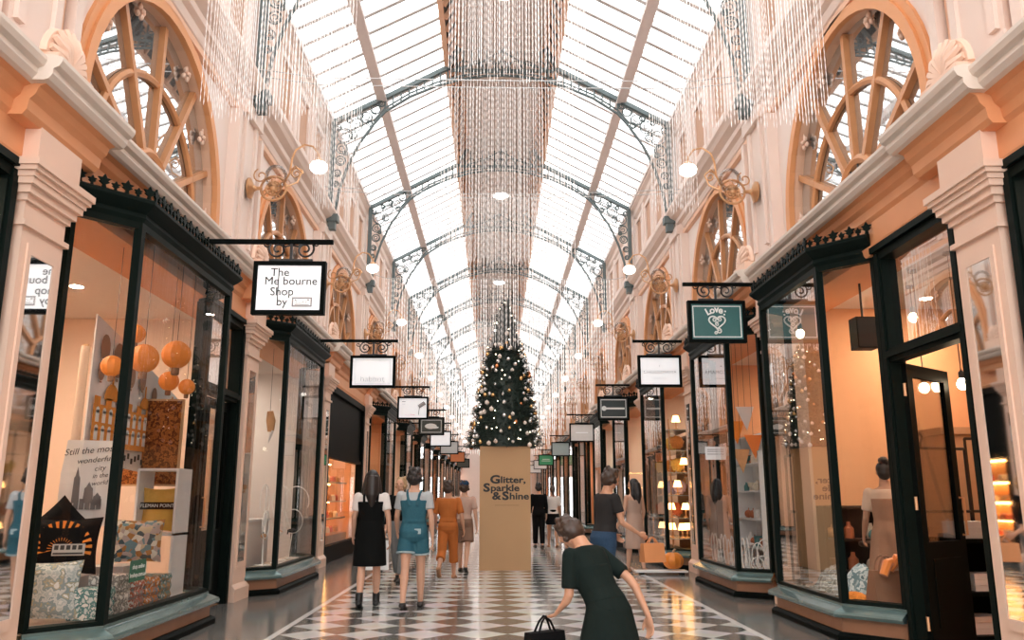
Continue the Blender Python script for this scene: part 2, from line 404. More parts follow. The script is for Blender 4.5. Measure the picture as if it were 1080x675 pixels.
def arch_window(s):
    """geometry around y = 0"""
    root = bpy.data.objects.new('window', None); C.objects.link(root); root['kind'] = 'structure'
    g = MB(s); g.poly([(4.12, y, z) for y, z in [(-RA, 4.4)] + arch_pts(0, RA) + [(RA, 4.4)]]); g.build('pane', M_ARCHGLASS, root)
    f = MB(s)
    z0 = 4.70
    f.bar((4.10, -RA, 4.55), (4.10, RA, 4.55), .10, .10)
    r_in, r_mid = .50, 1.36
    for a in (30, 60, 90, 120, 150):
        t = math.radians(a); c, q = math.cos(t), math.sin(t)
        # spoke reaches the arch (its centre lies lower than the arch's)
        L = RA
        for it in range(40):
            yy, zz = L * c, z0 + L * q
            if math.hypot(yy, max(zz - ZS, 0)) >= RA - .03: break
            L += .02
        f.bar((4.09, r_in * c, z0 + r_in * q), (4.09, L * c, z0 + L * q), .075, .085, (1, 0, 0))
    f.ring((4.09, 0, z0), r_in, .06, 'x', 16, 6, 0, PI); f.ring((4.09, 0, z0), r_mid, .045, 'x', 24, 6, 0, PI)
    f.build('sash', M_SASH, root, True)
    d = MB(s)
    for i in range(7):
        t = PI * (i + .5) / 7; d.tube([(4.09, .05 * math.cos(t), z0 + .05 * math.sin(t)), (4.08, .46 * math.cos(t + .12), z0 + .46 * math.sin(t + .12))], .012, 5)
        d.scroll((4.08, .30 * math.cos(t), z0 + .30 * math.sin(t)), .07, .01, 1.3, t, 1, 12, 4, 'x')
    d.build('fan_grille', M_IRON, root)
    e = MB(s)
    for a in (0, 36, 66, 114, 144, 180):      # foliate bosses where the spokes meet the arch
        t = math.radians(a); yy, zz = (RA - .1) * math.cos(t), ZS + (RA - .1) * math.sin(t)
        for q in range(5): e.ell((4.05 + .02 * (q % 2), yy + .05 * math.cos(q * 1.26), zz + .065 * math.sin(q * 1.26)), (.03, .026, .04), 7, 5)
        e.ell((4.03, yy, zz), (.03, .03, .03), 7, 5); e.tube([(4.06, yy, zz), (4.06, yy * 1.02, zz + .14)], [.03, .01], 6)
    e.build('boss', M_PIL, root, True)
    return root
WN = 1
for s in (-1, 1):
    proto = None
    for k in range(1, len(PY) - 1):
        yc = (PY[k] + PY[k + 1]) / 2
        if proto is None: proto = arch_window(s); o = proto; o.location = (0, yc, 0)
        else: o = dup(proto, (0, yc, 0))
        o.name = 'window_%d' % WN; WN += 1
# ================================================================== roof
t = MB()
ROOF = [(3.95, 9.78), (1.30, 11.20)]
def rp(h, lift=0): 
    f = (3.95 - h) / (3.95 - 1.30); return 9.78 + f * 1.42 + lift
g = MB(-1); g.poly([(3.95, YS, 9.80), (3.95, YE, 9.80), (1.30, YE, 11.22), (1.30, YS, 11.22)])
g2 = MB(1); g2.poly([(3.95, YS, 9.80), (3.95, YE, 9.80), (1.30, YE, 11.22), (1.30, YS, 11.22)])
M_ROOFGLASS = bpy.data.materials.new('frosted_roof_glass'); M_ROOFGLASS.use_nodes = True
_n, _l = M_ROOFGLASS.node_tree.nodes, M_ROOFGLASS.node_tree.links; _n.clear()
_o = _n.new('ShaderNodeOutputMaterial'); _t = _n.new('ShaderNodeBsdfTransparent'); _q = _n.new('ShaderNodeBsdfTranslucent'); _x = _n.new('ShaderNodeMixShader')
_t.inputs['Color'].default_value = (.95, .97, .97, 1); _q.inputs['Color'].default_value = (.9, .92, .92, 1); _x.inputs[0].default_value = .12
_l.new(_t.outputs[0], _x.inputs[1]); _l.new(_q.outputs[0], _x.inputs[2]); _l.new(_x.outputs[0], _o.inputs[0])
c1 = struct(g, 'ceiling', M_ROOFGLASS); struct(g2, 'ceiling', M_ROOFGLASS)
for s in (-1, 1):
    t = MB(s)
    y = YS
    nb = 10
    for k in range(-2, len(PY)):
        for j in range(nb):
            y = 6.15 + PB * (k - 2) + PB * (j + .5) / nb
            if y < YS or y > YE: continue
            t.bar((3.93, y, 9.74), (1.30, y, 11.15), .06, .11)
            t.bar((3.93, y + .0, 9.69), (1.30, y + .0, 11.10), .10, .02)
    trim(t, M_BAR)
    t = MB(s)
    t.bar((2.74, YS, rp(2.74) - .10), (2.74, YE, rp(2.74) - .10), .16, .18); t.bar((2.74, YS, rp(2.74) - .2), (2.74, YE, rp(2.74) - .2), .22, .05)
    t.bar((3.90, YS, 9.74), (3.90, YE, 9.74), .2, .14)
    trim(t, M_PURLIN)
    # lantern sides: posts with dark louvred openings between
    t = MB(s); t2 = MB(s)
    t.bar((1.27, YS, 11.14), (1.27, YE, 11.14), .10, .16); t.bar((1.02, YS, 11.62), (1.02, YE, 11.62), .08, .12)
    t2.poly([(1.24, YS, 11.2), (1.24, YE, 11.2), (1.0, YE, 11.62), (1.0, YS, 11.62)])
    y = YS + .1
    while y < YE:
        t.bar((1.22, y, 11.15), (.99, y, 11.62), .13, .05, (0, 1, 0)); y += .47
    trim(t, M_PEACH); trim(t2, mat('louvre_black', (.02, .022, .022), .5))
t = MB(); t.box((X0 - 1.03, YS, 11.62), (X0 + 1.03, YE, 11.70))
for y in [YS + .6 * i for i in range(int((YE - YS) / .6))]: t.box((X0 - 1.0, y, 11.57), (X0 + 1.0, y + .05, 11.62))
for x in (-.5, 0, .5): t.box((X0 + x - .03, YS, 11.56), (X0 + x + .03, YE, 11.62))
trim(t, mat('lantern_ceiling_boards', (.74, .66, .62), .6, var=.08))
# ---- trusses
def truss():
    t = MB()
    def q(h, z): return (X0 + h, 0, z)
    for s in (-1, 1):
        t.box((X0 + s * 3.80 - .05, -.06, 7.45), (X0 + s * 3.80 + .05, .06, 9.75)); t.box((X0 + s * 3.74 - .13, -.11, 7.30), (X0 + s * 3.74 + .13, .11, 7.46)); t.box((X0 + s * 3.74 - .08, -.08, 7.12), (X0 + s * 3.74 + .08, .08, 7.3))
        t.bar(q(s * 3.85, 9.66), q(s * 1.25, 11.06), .10, .10); t.bar(q(s * 1.25, 11.06), q(s * .98, 11.55), .08, .08)
        arc = [(3.70, 7.5), (3.62, 8.05), (3.46, 8.6), (3.22, 9.15), (2.92, 9.62), (2.66, 9.95), (2.1, 10.33), (1.5, 10.6), (.9, 10.78), (.4, 10.86), (0, 10.88)]
        t.tube([q(s * h, z) for h, z in arc], .034, 6); t.tube([q(s * h, z + .09) for h, z in arc[4:]], .024, 5)
        # ladder between the arch and the rafter
        for i in range(15):
            h = 2.66 * (1 - i / 15.) + .0
            if h < .15: continue
            zl = None
            for (h0, z0), (h1, z1) in zip(arc, arc[1:]):
                if h1 <= h <= h0: zl = z0 + (z1 - z0) * (h0 - h) / (h0 - h1)
            zu = 9.66 + (3.85 - h) / 2.6 * 1.40 if h > 1.25 else 11.06 + min(.45, (1.25 - h) * 1.2)
            if zl: t.bar(q(s * h, zl), q(s * h, min(zu, 11.5)), .035, .035)
        # scroll work filling the haunch
        sc = [(3.62, 8.75, .11), (3.60, 9.05, .13), (3.55, 9.36, .17), (3.30, 9.62, .15), (3.08, 9.80, .13), (2.88, 10.0, .11), (3.36, 9.36, .09), (3.68, 8.45, .08), (3.70, 8.2, .06), (3.0, 9.66, .07), (3.22, 9.84, .07), (3.45, 9.72, .06), (2.74, 10.14, .07), (3.70, 9.55, .07), (3.52, 8.93, .05)]
        for i, (h, z, r) in enumerate(sc):
            t.ring(q(s * h, z), r, .016, 'y', 12, 4)
            t.scroll(q(s * h, z), r * .85, .012, 1.4, i, s, 12, 4)
        for i in range(9):
            h = 1.15 - i * .28
            if h > -.01: t.ring(q(s * h, 11.12), .13, .016, 'y', 10, 4)
    # cresting at the centre
    t.bar(q(-1.2, 11.0), q(1.2, 11.0), .06, .06); t.tube([q(-1.0, 11.05), q(-.5, 11.2), q(0, 11.5), q(.5, 11.2), q(1.0, 11.05)], .03, 5)
    t.bar(q(0, 10.88), q(0, 11.6), .05, .05)
    return t.mesh('roof_truss', M_TRUSS, True)
tm = truss()
for k, y in enumerate(PY[1:]):
    o = bpy.data.objects.new('trim_%d' % TRN[0], tm); TRN[0] += 1; C.objects.link(o); o.location = (0, y, 0); o['kind'] = 'structure'
# round lights in the lantern ceiling
for i, y in enumerate((14.6, 25.9, 37.2, 48.5, 59.8)):
    o = thing('ceiling_light', 'round white ceiling light in the ridge of the glass roof, %s from the front' % ORD[i], 'light', (X0 + .03, y, 11.15), 0, 'round lights along the roof ridge')
    m = MB(); m.lathe([(.02, .42), (.02, .1), (.28, .06), (.30, .0), (.26, -.01)], n=20); m.build('housing', M_WHITE, o, True)
    m = MB(); m.lathe([(.255, -.008), (.24, -.05), (.02, -.07)], n=20); m.build('lens', M_OPAL, o, True)

# end wall far away with a street portal and a lunette
w = MB()
xa, xb = X0 - 4.1, X0 + 4.1
w.box((xa, YE, 0), (X0 - 1.6, YE + .2, 10)); w.box((X0 + 1.6, YE, 0), (xb, YE + .2, 10)); w.box((X0 - 1.6, YE, 3.4), (X0 + 1.6, YE + .2, 5.2))
for i in range(12):
    a0, a1 = PI * i / 12, PI * (i + 1) / 12
    w.prism([(X0 + 1.6 * math.cos(a0), YE, 5.2 + 1.6 * math.sin(a0)), (X0 + 1.6 * math.cos(a0), YE, 10), (X0 + 1.6 * math.cos(a1), YE, 10), (X0 + 1.6 * math.cos(a1), YE, 5.2 + 1.6 * math.sin(a1))], (0, .2, 0))
w.prism([(xa, YE, 9.7), (xb, YE, 9.7), (X0 + 1.3, YE, 11.7), (X0 - 1.3, YE, 11.7)], (0, .2, 0))
struct(w, 'wall_end', M_UPPER)
# ================================================================== shopfronts
M_DECK = mat('display_deck', (.55, .42, .33), .5, var=.08)
def bay(s, yw0, y0, y1, yw1, label, hf=3.3, hw=3.70, group=None, cres=True, top=3.75, deck=.12):
    r = thing('shop_window', label, 'shop window', (X0 + s * hf, (y0 + y1) / 2, 0), 0, group)
    off = Vector((X0 + s * hf, (y0 + y1) / 2, 0))
    path = [(hw, yw0), (hf, y0), (hf, y1), (hw, yw1)]
    def part(m, n, mt, sm=False, par=None):
        o = m.build(n, mt, None, sm)
        for v in o.data.vertices: v.co -= off
        o.parent = par or r; return o
    m = MB(s); m.sweep(path, [(-.12, 0), (.10, 0), (.10, .05), (.07, .08), (-.12, .08)]); part(m, 'plinth', M_BLACK)
    m = MB(s); m.sweep(path, [(-.12, .08), (.04, .08), (.04, .25), (-.12, .25)]); part(m, 'base_panel', M_WOODPANEL)
    m = MB(s); m.sweep(path, [(-.12, .22), (.12, .22), (.13, .25), (.12, .27), (.02, .315), (.02, .34), (-.05, .35), (-.12, .35)]); part(m, 'sill', M_COPPER)
    m = MB(s); m.poly([(hw + deck, yw0, .33), (hw, yw0, .33), (hf, y0, .33), (hf, y1, .33), (hw, yw1, .33), (hw + deck, yw1, .33)]); part(m, 'display_deck', M_DECK)
    f = MB(s)
    f.sweep(path, [(-.05, .345), (.02, .345), (.015, .375), (-.05, .385)])
    f.sweep(path, [(-.05, top - .06), (.03, top - .06), (.03, top + .01), (-.05, top + .01)])
    for (h, y) in path:
        f.box((h - .032, y - .038, .35), (h + .04, y + .038, top))
    part(f, 'frame', M_GREEN)
    for nm, a, b in (('pane', path[0], path[1]), ('pane', path[1], path[2]), ('pane', path[2], path[3])):
        m = MB(s); m.poly([(a[0], a[1], .38), (b[0], b[1], .38), (b[0], b[1], top - .05), (a[0], a[1], top - .05)]); part(m, nm, M_GLASS)
    m = MB(s); m.sweep(path, [(-.1, top), (.03, top), (.05, top + .04), (.04, top + .08), (.08, top + .11), (.13, top + .16), (.13, top + .19), (.10, top + .21), (-.1, top + .21)])
    m.poly([(hw + .3, yw0, top + .2), (hw, yw0, top + .2), (hf, y0, top + .2), (hf, y1, top + .2), (hw, yw1, top + .2), (hw + .3, yw1, top + .2)])
    part(m, 'cornice', M_GREEN)
    if cres:
        m = MB(s)
        for (a, b) in zip(path, path[1:]):
            A, B = Vector(a), Vector(b); d = (B - A); L = d.length; d.normalize(); nrm = Vector((-d.y, d.x)); n = max(2, int(L / .085))
            for i in range(n + 1):
                c = A + d * (L * i / n) + nrm * .10; big = i % 2 == 0; q = .125 if big else .085
                sh = [(-.018, 0), (.018, 0), (.012, .25), (.045, .42), (.03, .5), (.055, .7), (.02, .72), (0, 1), (-.02, .72), (-.055, .7), (-.03, .5), (-.045, .42), (-.012, .25)]
                pts = [(c.x + d.x * u * (q / .125), c.y + d.y * u * (q / .125), top + .20 + v * q) for u, v in sh]
                m.prism(pts, (nrm.x * .02, nrm.y * .02, 0))
        part(m, 'cresting', M_GREEN)
    return r
def entrance(s, y0, y1, label, open_deg=0, hinge_far=True, leaf=True, hw=3.70, zt=2.62, frame=M_GREEN):
    """dark timber door frame with fanlight; leaf hinged at the far post"""
    r = thing('shop_doorway', label, 'doorway', (X0 + s * hw, (y0 + y1) / 2, 0)); off = Vector((X0 + s * hw, (y0 + y1) / 2, 0))
    def part(m, n, mt, par=None, sm=False):
        o = m.build(n, mt, None, sm)
        for v in o.data.vertices: v.co -= off
        o.parent = par or r; return o
    m = MB(s)
    for y in (y0, y1): m.box((hw - .05, y - .06, 0), (hw + .10, y + .06, 3.78)); m.box((hw - .075, y - .035, 0), (hw - .05, y + .035, 3.7))
    m.box((hw - .05, y0, zt), (hw + .08, y1, zt + .13)); m.box((hw - .08, y0, zt + .04), (hw - .05, y1, zt + .1)); m.box((hw - .06, y0 - .06, 3.64), (hw + .1, y1 + .06, 3.80)); m.box((hw - .1, y0 - .06, 3.72), (hw + .1, y1 + .06, 3.78))
    part(m, 'frame', frame)
    m = MB(s); m.poly([(hw + .03, y0 + .06, zt + .13), (hw + .03, y1 - .06, zt + .13), (hw + .03, y1 - .06, 3.64), (hw + .03, y0 + .06, 3.64)]); part(m, 'fanlight', M_GLASS)
    if leaf:
        wd = min(.88, y1 - y0 - .14); yh = y1 - .08; a = math.radians(open_deg)
        def L(u, d, z):   # u along the leaf from the hinge, d thickness
            return (hw + .06 + u * math.sin(a) + d * math.cos(a), yh - u * math.cos(a) + d * math.sin(a) if open_deg <= 90 else yh + u * abs(math.cos(a)) + d, z)
        def slab(m, u0, u1, z0, z1, t=.022):
            c = [(u0, -t), (u1, -t), (u1, t), (u0, t)]; m.add([L(u, d, z0) for u, d in c] + [L(u, d, z1) for u, d in c], [(0, 3, 2, 1), (4, 5, 6, 7), (0, 1, 5, 4), (1, 2, 6, 5), (2, 3, 7, 6), (3, 0, 4, 7)])
        m = MB(s); slab(m, 0, .11, .02, zt - .02); slab(m, wd - .11, wd, .02, zt - .02); slab(m, .11, wd - .11, zt - .14, zt - .02); slab(m, .11, wd - .11, .02, .95); slab(m, .15, wd - .15, .2, .8, .03)
        d = part(m, 'door', M_BLACK)
        m = MB(s); slab(m, .11, wd - .11, .95, zt - .14, .003); part(m, 'pane', M_GLASS, d)
        m = MB(s); p0, p1 = L(wd - .05, -.06, 1.0), L(wd - .05, -.06, 1.35); m.tube([L(wd - .05, -.02, 1.0), p0, p1, L(wd - .05, -.02, 1.35)], .012, 6); part(m, 'handle', M_GOLD, d, True)
        m = MB(s)
        for z in (.25, 1.3, 2.35): m.lathe([(.014, -.06), (.014, .06)], L(-.015, 0, z), 8)
        part(m, 'hinge', M_GOLD, d)
    return r
def room(s, y0, y1, wall, floor=None, depth=6.9, ceil=3.86, lights=None, ceilm=None, lampm=None):
    """shop interior: side walls are the party walls behind the pilasters"""
    m = MB(s); m.poly([(depth, y0, 0), (depth, y1, 0), (depth, y1, ceil), (depth, y0, ceil)])
    for y in (y0 + .11, y1 - .11): m.poly([(3.72, y, 0), (depth, y, 0), (depth, y, ceil), (3.72, y, ceil)])
    o = struct(m, 'wall_shop_' + SIDE[s], wall)
    m = MB(s); m.poly([(3.7, y0, .004), (depth, y0, .004), (depth, y1, .004), (3.7, y1, .004)]); struct(m, 'floor_shop', floor or M_SHOPFLOOR)
    m = MB(s); m.box((3.70, y0, ceil), (depth, y1, ceil + .04)); struct(m, 'ceiling_shop', ceilm or M_WHITEWALL)
DLN = [0]
def downlight(s, h, y, z, where, r=.075, mt=None, big=1.):
    o = thing('downlight', 'round downlight, ' + where, 'downlight', (X0 + s * h, y, z), 0, 'recessed shop downlights')
    m = MB(); m.lathe([(r * 1.3, .0), (r * 1.3, -.012), (r, -.012), (r, .0)], n=16); m.build('rim', M_WHITE, o, True)
    m = MB(); m.lathe([(r, -.004), (r * .6, -.012), (.005, -.014)], n=16); m.build('lens', mt or M_DOWN, o, True)
    DLN[0] += 1
    return o
# ---- the shops: L = left row, R = right row
room(-1, 6.15, 11.8, M_WARMWALL); room(-1, 11.8, 17.2, M_WHITEWALL, lampm=M_DOWNW); room(-1, 17.2, 22.7, M_ORANGEWALL)
room(1, 6.05, 10.95, M_ORANGEWALL); room(1, 10.95, 15.85, M_ORANGEWALL); room(1, 15.85, 20.8, M_WARMWALL)
room(-1, .5, 6.15, M_WARMWALL); room(1, .9, 6.05, M_ORANGEWALL)
bay(-1, 6.68, 7.12, 9.62, 9.9, 'dark green bay window full of souvenirs and cushions under the hand-lettered white sign', deck=.5)
bay(-1, 12.15, 12.5, 15.1, 15.35, 'dark green bay window of the pale shop with wire display hoops')
bay(1, 7.95, 8.42, 10.28, 10.55, 'dark green bay window with the beige gown and grey drapery behind glass')
bay(1, 11.72, 12.0, 14.15, 14.4, 'dark green bay window with white looped hoops along its foot')
bay(1, 16.4, 16.85, 19.2, 19.5, 'bay window crammed with flowers and glowing lamps beside the pumpkin')
entrance(-1, 10.05, 11.42, 'closed dark door between the souvenir window and the next pilaster')
entrance(-1, 15.5, 16.8, 'closed door at the far end of the pale shop')
entrance(1, 6.44, 7.78, 'dark doorway with its glazed door standing ajar into the orange shop', open_deg=128)
entrance(1, 14.55, 15.5, 'closed door beyond the window of white hoops')
entrance(1, 19.75, 20.45, 'closed door beyond the lamp and flower window')
entrance(-1, 4.3, 5.75, 'dark doorway cut off by the left edge of the photo')
entrance(1, 4.2, 5.65, 'dark doorway cut off by the right edge of the photo')
# third shop on the left: dark recessed front with a lit cake cabinet
def cake_shop():
    s = -1
    o = thing('cake_shopfront', 'dark timber shopfront with glowing cake cabinet below a black fascia', 'shopfront', (X0 - 3.7, 19.9, 0)); off = Vector(o.location)
    def part(m, n, mt, par=None, sm=False):
        k = m.build(n, mt, None, sm)
        for v in k.data.vertices: v.co -= off
        k.parent = par or o; return k
    m = MB(s)
    for y in (17.62, 22.25): m.box((3.62, y - .09, 0), (3.8, y + .09, 3.75))
    m.box((3.62, 17.6, 3.6), (3.8, 22.3, 3.78)); m.box((3.66, 17.6, .0), (3.8, 22.3, .35)); m.box((3.66, 17.6, 2.2), (3.8, 22.3, 2.28))
    part(m, 'frame', M_BLACK)
    m = MB(s); m.box((3.7, 17.7, 2.25), (3.76, 22.2, 3.62)); part(m, 'fascia', M_BLACK)
    m = MB(s); m.poly([(3.72, 17.7, .35), (3.72, 22.2, .35), (3.72, 22.2, 2.25), (3.72, 17.7, 2.25)]); part(m, 'pane', M_GLASS)
    c = thing('display_cabinet', 'lit cake display cabinet with three amber shelves behind dark shopfront glass', 'cabinet', (X0 - 4.3, 19.9, .0)); off2 = Vector(c.location)
    def part2(m, n, mt):
        k = m.build(n, mt)
        for v in k.data.vertices: v.co -= off2
        k.parent = c; return k
    m = MB(s); m.box((3.95, 17.9, .02), (4.6, 22.0, .5)); m.box((4.55, 17.9, .5), (4.6, 22.0, 2.2)); part2(m, 'body', mat('amber_cabinet', (.42, .20, .08), .4))
    for z in (.85, 1.25, 1.7): m = MB(s); m.box((3.98, 17.9, z), (4.56, 22.0, z + .03)); part2(m, 'shelf', mat('pale_shelf', (.7, .55, .4), .3))
    mw = mat('warm_strip_lamp', (1, .7, .35), .4, emit=(1, .55, .18), es=30.)
    for z in (.82, 1.22, 1.67, 2.18): m = MB(s); m.box((4.40, 17.95, z), (4.44, 21.95, z + .025)); part2(m, 'strip_lamp', mw)
    n = 0
    kinds = [('glazed_cake', 'cake', mat('caramel_cake', (.55, .26, .08), .3)), ('cream_cake', 'cake', mat('cream_cake_icing', (.85, .75, .6), .4)), ('fruit_tart', 'tart', mat('berry_tart', (.6, .12, .06), .3))]
    for zi, z in enumerate((.53, .88, 1.28, 1.73)):
        for j in range(7):
            y = 18.2 + j * .55 + R.uniform(-.08, .08); kd = kinds[(j + zi) % 3]
            m = MB(); q = R.uniform(.10, .15); m.lathe([(q, 0), (q, .08), (q * .9, .11), (q * .5, .12)], n=14)
            for a in range(6): m.ell((q * .7 * math.cos(a * 1.05), q * .7 * math.sin(a * 1.05), .125), .022, 6, 4)
            k = m.build(kd[0], kd[2], None, True, (X0 - 4.2, y, z + .002)); tag(k, 'small round %s on a lit shelf of the cake cabinet' % kd[0].replace('_', ' '), kd[1], 'cakes in the lit cabinet')
cake_shop()
for i, (h, y) in enumerate(((4.9, 18.5), (4.9, 20.), (4.9, 21.5))): downlight(-1, h, y, 3.86, '%s above the cake cabinet' % ORD[i])
# downlights of the near shops
dl = {(-1, 'over the souvenirs'): [(4.2, 7.5), (4.3, 8.5), (4.2, 9.4), (5.2, 7.2), (5.3, 8.4), (5.2, 9.8), (6.1, 7.6), (6.1, 9.2)],
      (-1, 'in the pale shop'): [(4.2, 12.8), (4.2, 13.8), (4.2, 14.8), (5.4, 13.1), (5.4, 14.5), (5.6, 16.)],
      (1, 'over the gown'): [(4.1, 8.7), (4.2, 9.8), (5.3, 7.2), (5.4, 8.9), (5.4, 10.2)],
      (1, 'over the white hoops'): [(4.1, 12.4), (4.1, 13.6), (5.3, 12.8), (5.4, 14.2)],
      (1, 'over the lamps and flowers'): [(4.1, 17.2), (4.1, 18.6), (5.4, 17.6), (5.4, 19.2)],
      (-1, 'of the shop cut off by the edge'): [(4.6, 4.8), (4.6, 3.2)], (1, 'of the edge shop'): [(4.6, 4.8), (4.6, 3.2)]}
for (s, w), L_ in dl.items():
    for i, (h, y) in enumerate(L_): downlight(s, h, y, 3.86, '%s %s' % (ORD[i], w), mt=M_DOWNW if 'pale' in w else M_DOWN)
# ---- shops further on: same joinery, simple warm rooms with stocked shelves
shelf_cols = [mat('stock_' + n, c, .5, var=.25, scale=30) for n, c in (('amber', (.6, .28, .08)), ('cream', (.75, .65, .52)), ('rust', (.45, .13, .05)), ('teal', (.08, .22, .22)), ('brown', (.2, .1, .05)), ('white', (.8, .78, .75)))]
M_SHELF = mat('shop_shelf_timber', (.40, .22, .12), .5, var=.15)
def shelf_unit(loc, rz, w, h, n, label, mt=M_SHELF, d=.32):
    o = thing('shelf_unit', label, 'shelves', loc, rz)
    m = MB(); m.box((-w / 2, -.01, 0), (w / 2, .02, h)); m.build('back_panel', mt, o)
    for x in (-w / 2, w / 2 - .03): m = MB(); m.box((x, -d, 0), (x + .03, .02, h)); m.build('side_panel', mt, o)
    for i in range(n + 1): m = MB(); z = .06 + (h - .1) * i / n; m.box((-w / 2 + .03, -d, z), (w / 2 - .03, -.0, z + .025)); m.build('shelf', mt, o)
    return o
def goods(m, kind, q):
    if kind == 0: m.lathe([(q * .5, 0), (q * .55, .02), (q * .55, q * 1.1), (q * .25, q * 1.4), (q * .22, q * 1.8)], n=10)
    elif kind == 1: m.box((-q * .6, -q * .5, 0), (q * .6, q * .5, q * 1.3)); m.box((-q * .63, -q * .53, q * 1.0), (q * .63, q * .53, q * 1.35))
    elif kind == 2: m.ell((0, 0, q * .6), (q * .6, q * .6, q * .6), 10, 7); m.tube([(0, 0, q), (.1 * q, 0, q * 1.5)], q * .08, 5)
    else: m.lathe([(q * .3, 0), (q * .35, .01), (q * .08, q * .5), (q * .5, q * .8), (q * .65, q * 1.5), (q * .6, q * 1.5)], n=10)
GK = [('bottle', 'bottle'), ('gift_box', 'box'), ('round_ornament', 'ornament'), ('vase', 'vase')]
GP = {}
def good(kind, ci):
    if (kind, ci) not in GP:
        m = MB(); goods(m, kind, .12); GP[kind, ci] = m.mesh(GK[kind][0], shelf_cols[ci], True)
    return GP[kind, ci]
CN = ['amber', 'cream', 'rust', 'teal', 'brown', 'white']
def stock(loc, rz, w, h, n, where, cols=(0, 1, 2, 4), dens=.26, grp=None):
    ca, sa = math.cos(rz), math.sin(rz)
    for i in range(n):
        z = .06 + (h - .1) * i / n + .026; x = -w / 2 + .14
        while x < w / 2 - .12:
            k, c = R.randrange(4), R.choice(cols); lx, ly = x, -.16 + R.uniform(-.03, .03)
            o = bpy.data.objects.new(GK[k][0], good(k, c)); C.objects.link(o)
            o.location = (loc[0] + lx * ca - ly * sa, loc[1] + lx * sa + ly * ca, loc[2] + z); sc = R.uniform(.7, 1.05); o.scale = (sc, sc, sc)
            tag(o, 'small %s %s on the %s shelf %s' % (CN[c], GK[k][0].replace('_', ' '), ('bottom', 'second', 'third', 'fourth', 'fifth', 'sixth')[i], where), GK[k][1], grp or ('goods on the shelves ' + where))
            x += dens * R.uniform(.85, 1.2)
for s in (-1, 1):
    k0 = 4 if s < 0 else 4
    P_ = LP[s]
    start = P_.index(22.7) if s < 0 else P_.index(20.8)
    n = 4 if s > 0 else 3
    for j, k in enumerate(range(start, len(P_) - 1)):
        ya, yb = P_[k], P_[k + 1]
        if j > 9: break
        room(s, ya, yb, [M_ORANGEWALL, M_WARMWALL, M_WHITEWALL][(j + (s > 0)) % 3])
        sh = 1.1 if s < 0 else .55
        bay(s, ya + sh, ya + sh + .45, ya + sh + 2.6, ya + sh + 2.95, 'dark bay window, %s from the front in the %s row of shops' % (ORD[n - 1 if s > 0 else n - 1], SIDE[s]), cres=j < 3)
        if s < 0: entrance(s, ya + 4.3, yb - .4, 'closed shop door, %s along the left side' % ORD[n], leaf=j < 5)
        else: entrance(s, ya + 3.7, yb - .4, 'closed shop door, %s along the right side' % ORD[n], leaf=j < 5)
        for q in range(3): downlight(s, 4.25, ya + sh + .6 + q * .9, 3.86, '%s in the %s shop window on the %s' % (ORD[q], ORD[n - 1], SIDE[s]), r=.085)
        for q in range(2): downlight(s, 5.3, ya + 1.6 + q * 1.6, 3.86, '%s at the back of the %s shop on the %s' % (ORD[q], ORD[n - 1], SIDE[s]), r=.085)
        if j < 4:
            lc = (X0 + s * 4.9, ya + 2.3, 0); shelf_unit(lc, -s * PI / 2, 2.6, 2.6, 5, 'stocked shelf unit inside the %s shop on the %s' % (ORD[n - 1], SIDE[s]))
            stock(lc, -s * PI / 2, 2.6, 2.6, 5, 'inside the %s shop on the %s' % (ORD[n - 1], SIDE[s]), dens=.42)
        n += 1
# ================================================================== hanging signs
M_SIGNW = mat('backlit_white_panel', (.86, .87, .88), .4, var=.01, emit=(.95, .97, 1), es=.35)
M_TEAL = mat('teal_sign_panel', (.025, .115, .115), .4, var=.15)
M_INK = mat('sign_black_ink', (.02, .02, .02), .6)
M_GREYINK = mat('sign_grey_ink', (.35, .34, .34), .6)
M_PALE = mat('sign_pale_lettering', (.78, .80, .78), .5)
def sign(s, y, label, panel, h_in=2.12, h_out=None, w=.72, hh=.52, z=4.02, sx=None, drop=.28, yaw=0):
    """rod across from the wall, two scrolls, framed panel; local origin at the panel centre"""
    h_out = min(h_out or 3.16, 3.17) if y != 10.62 else 3.6; hc = sx or (h_in + .08 + w / 2)
    zc = z - drop - hh / 2
    o = thing('hanging_sign', label, 'sign', (X0 + s * hc, y, zc), 0, 'hanging signs over the shop doors')
    def lx(h): return s * (h - hc)
    m = MB(); m.box((min(lx(h_in), lx(h_out)), -.022, z - zc - .02), (max(lx(h_in), lx(h_out)), .022, z - zc + .025)); m.build('rod', M_BLACK, o)
    m = MB(); top = hh / 2
    m.box((-.014, -.014, top), (.014, .014, top + drop)); m.box((-.23, -.015, top + .0), (.23, .015, top + .03))
    for q in (-1, 1):
        m.scroll((q * .145, 0, top + .14), .105, .011, 1.6, PI / 2 if q > 0 else PI / 2, -q if True else q, 26, 5); m.tube([(0, 0, top + drop - .03), (q * .07, 0, top + drop - .05), (q * .145, 0, top + .245)], .011, 5)
        m.scroll((q * .265, 0, top + .2), .04, .008, 1.2, 0, q, 14, 4)
    m.build('scroll_bracket', M_IRON, o)
    m = MB(); f = .045
    m.box((-w / 2, -.04, -hh / 2), (w / 2, .04, -hh / 2 + f)); m.box((-w / 2, -.04, hh / 2 - f), (w / 2, .04, hh / 2)); m.box((-w / 2, -.04, -hh / 2 + f), (-w / 2 + f, .04, hh / 2 - f)); m.box((w / 2 - f, -.04, -hh / 2 + f), (w / 2, .04, hh / 2 - f))
    m.build('frame', M_BLACK, o)
    m = MB(); m.box((-w / 2 + f, -.022, -hh / 2 + f), (w / 2 - f, .022, hh / 2 - f)); m.build('panel', panel, o)
    return o
RT = (PI / 2, 0, 0)
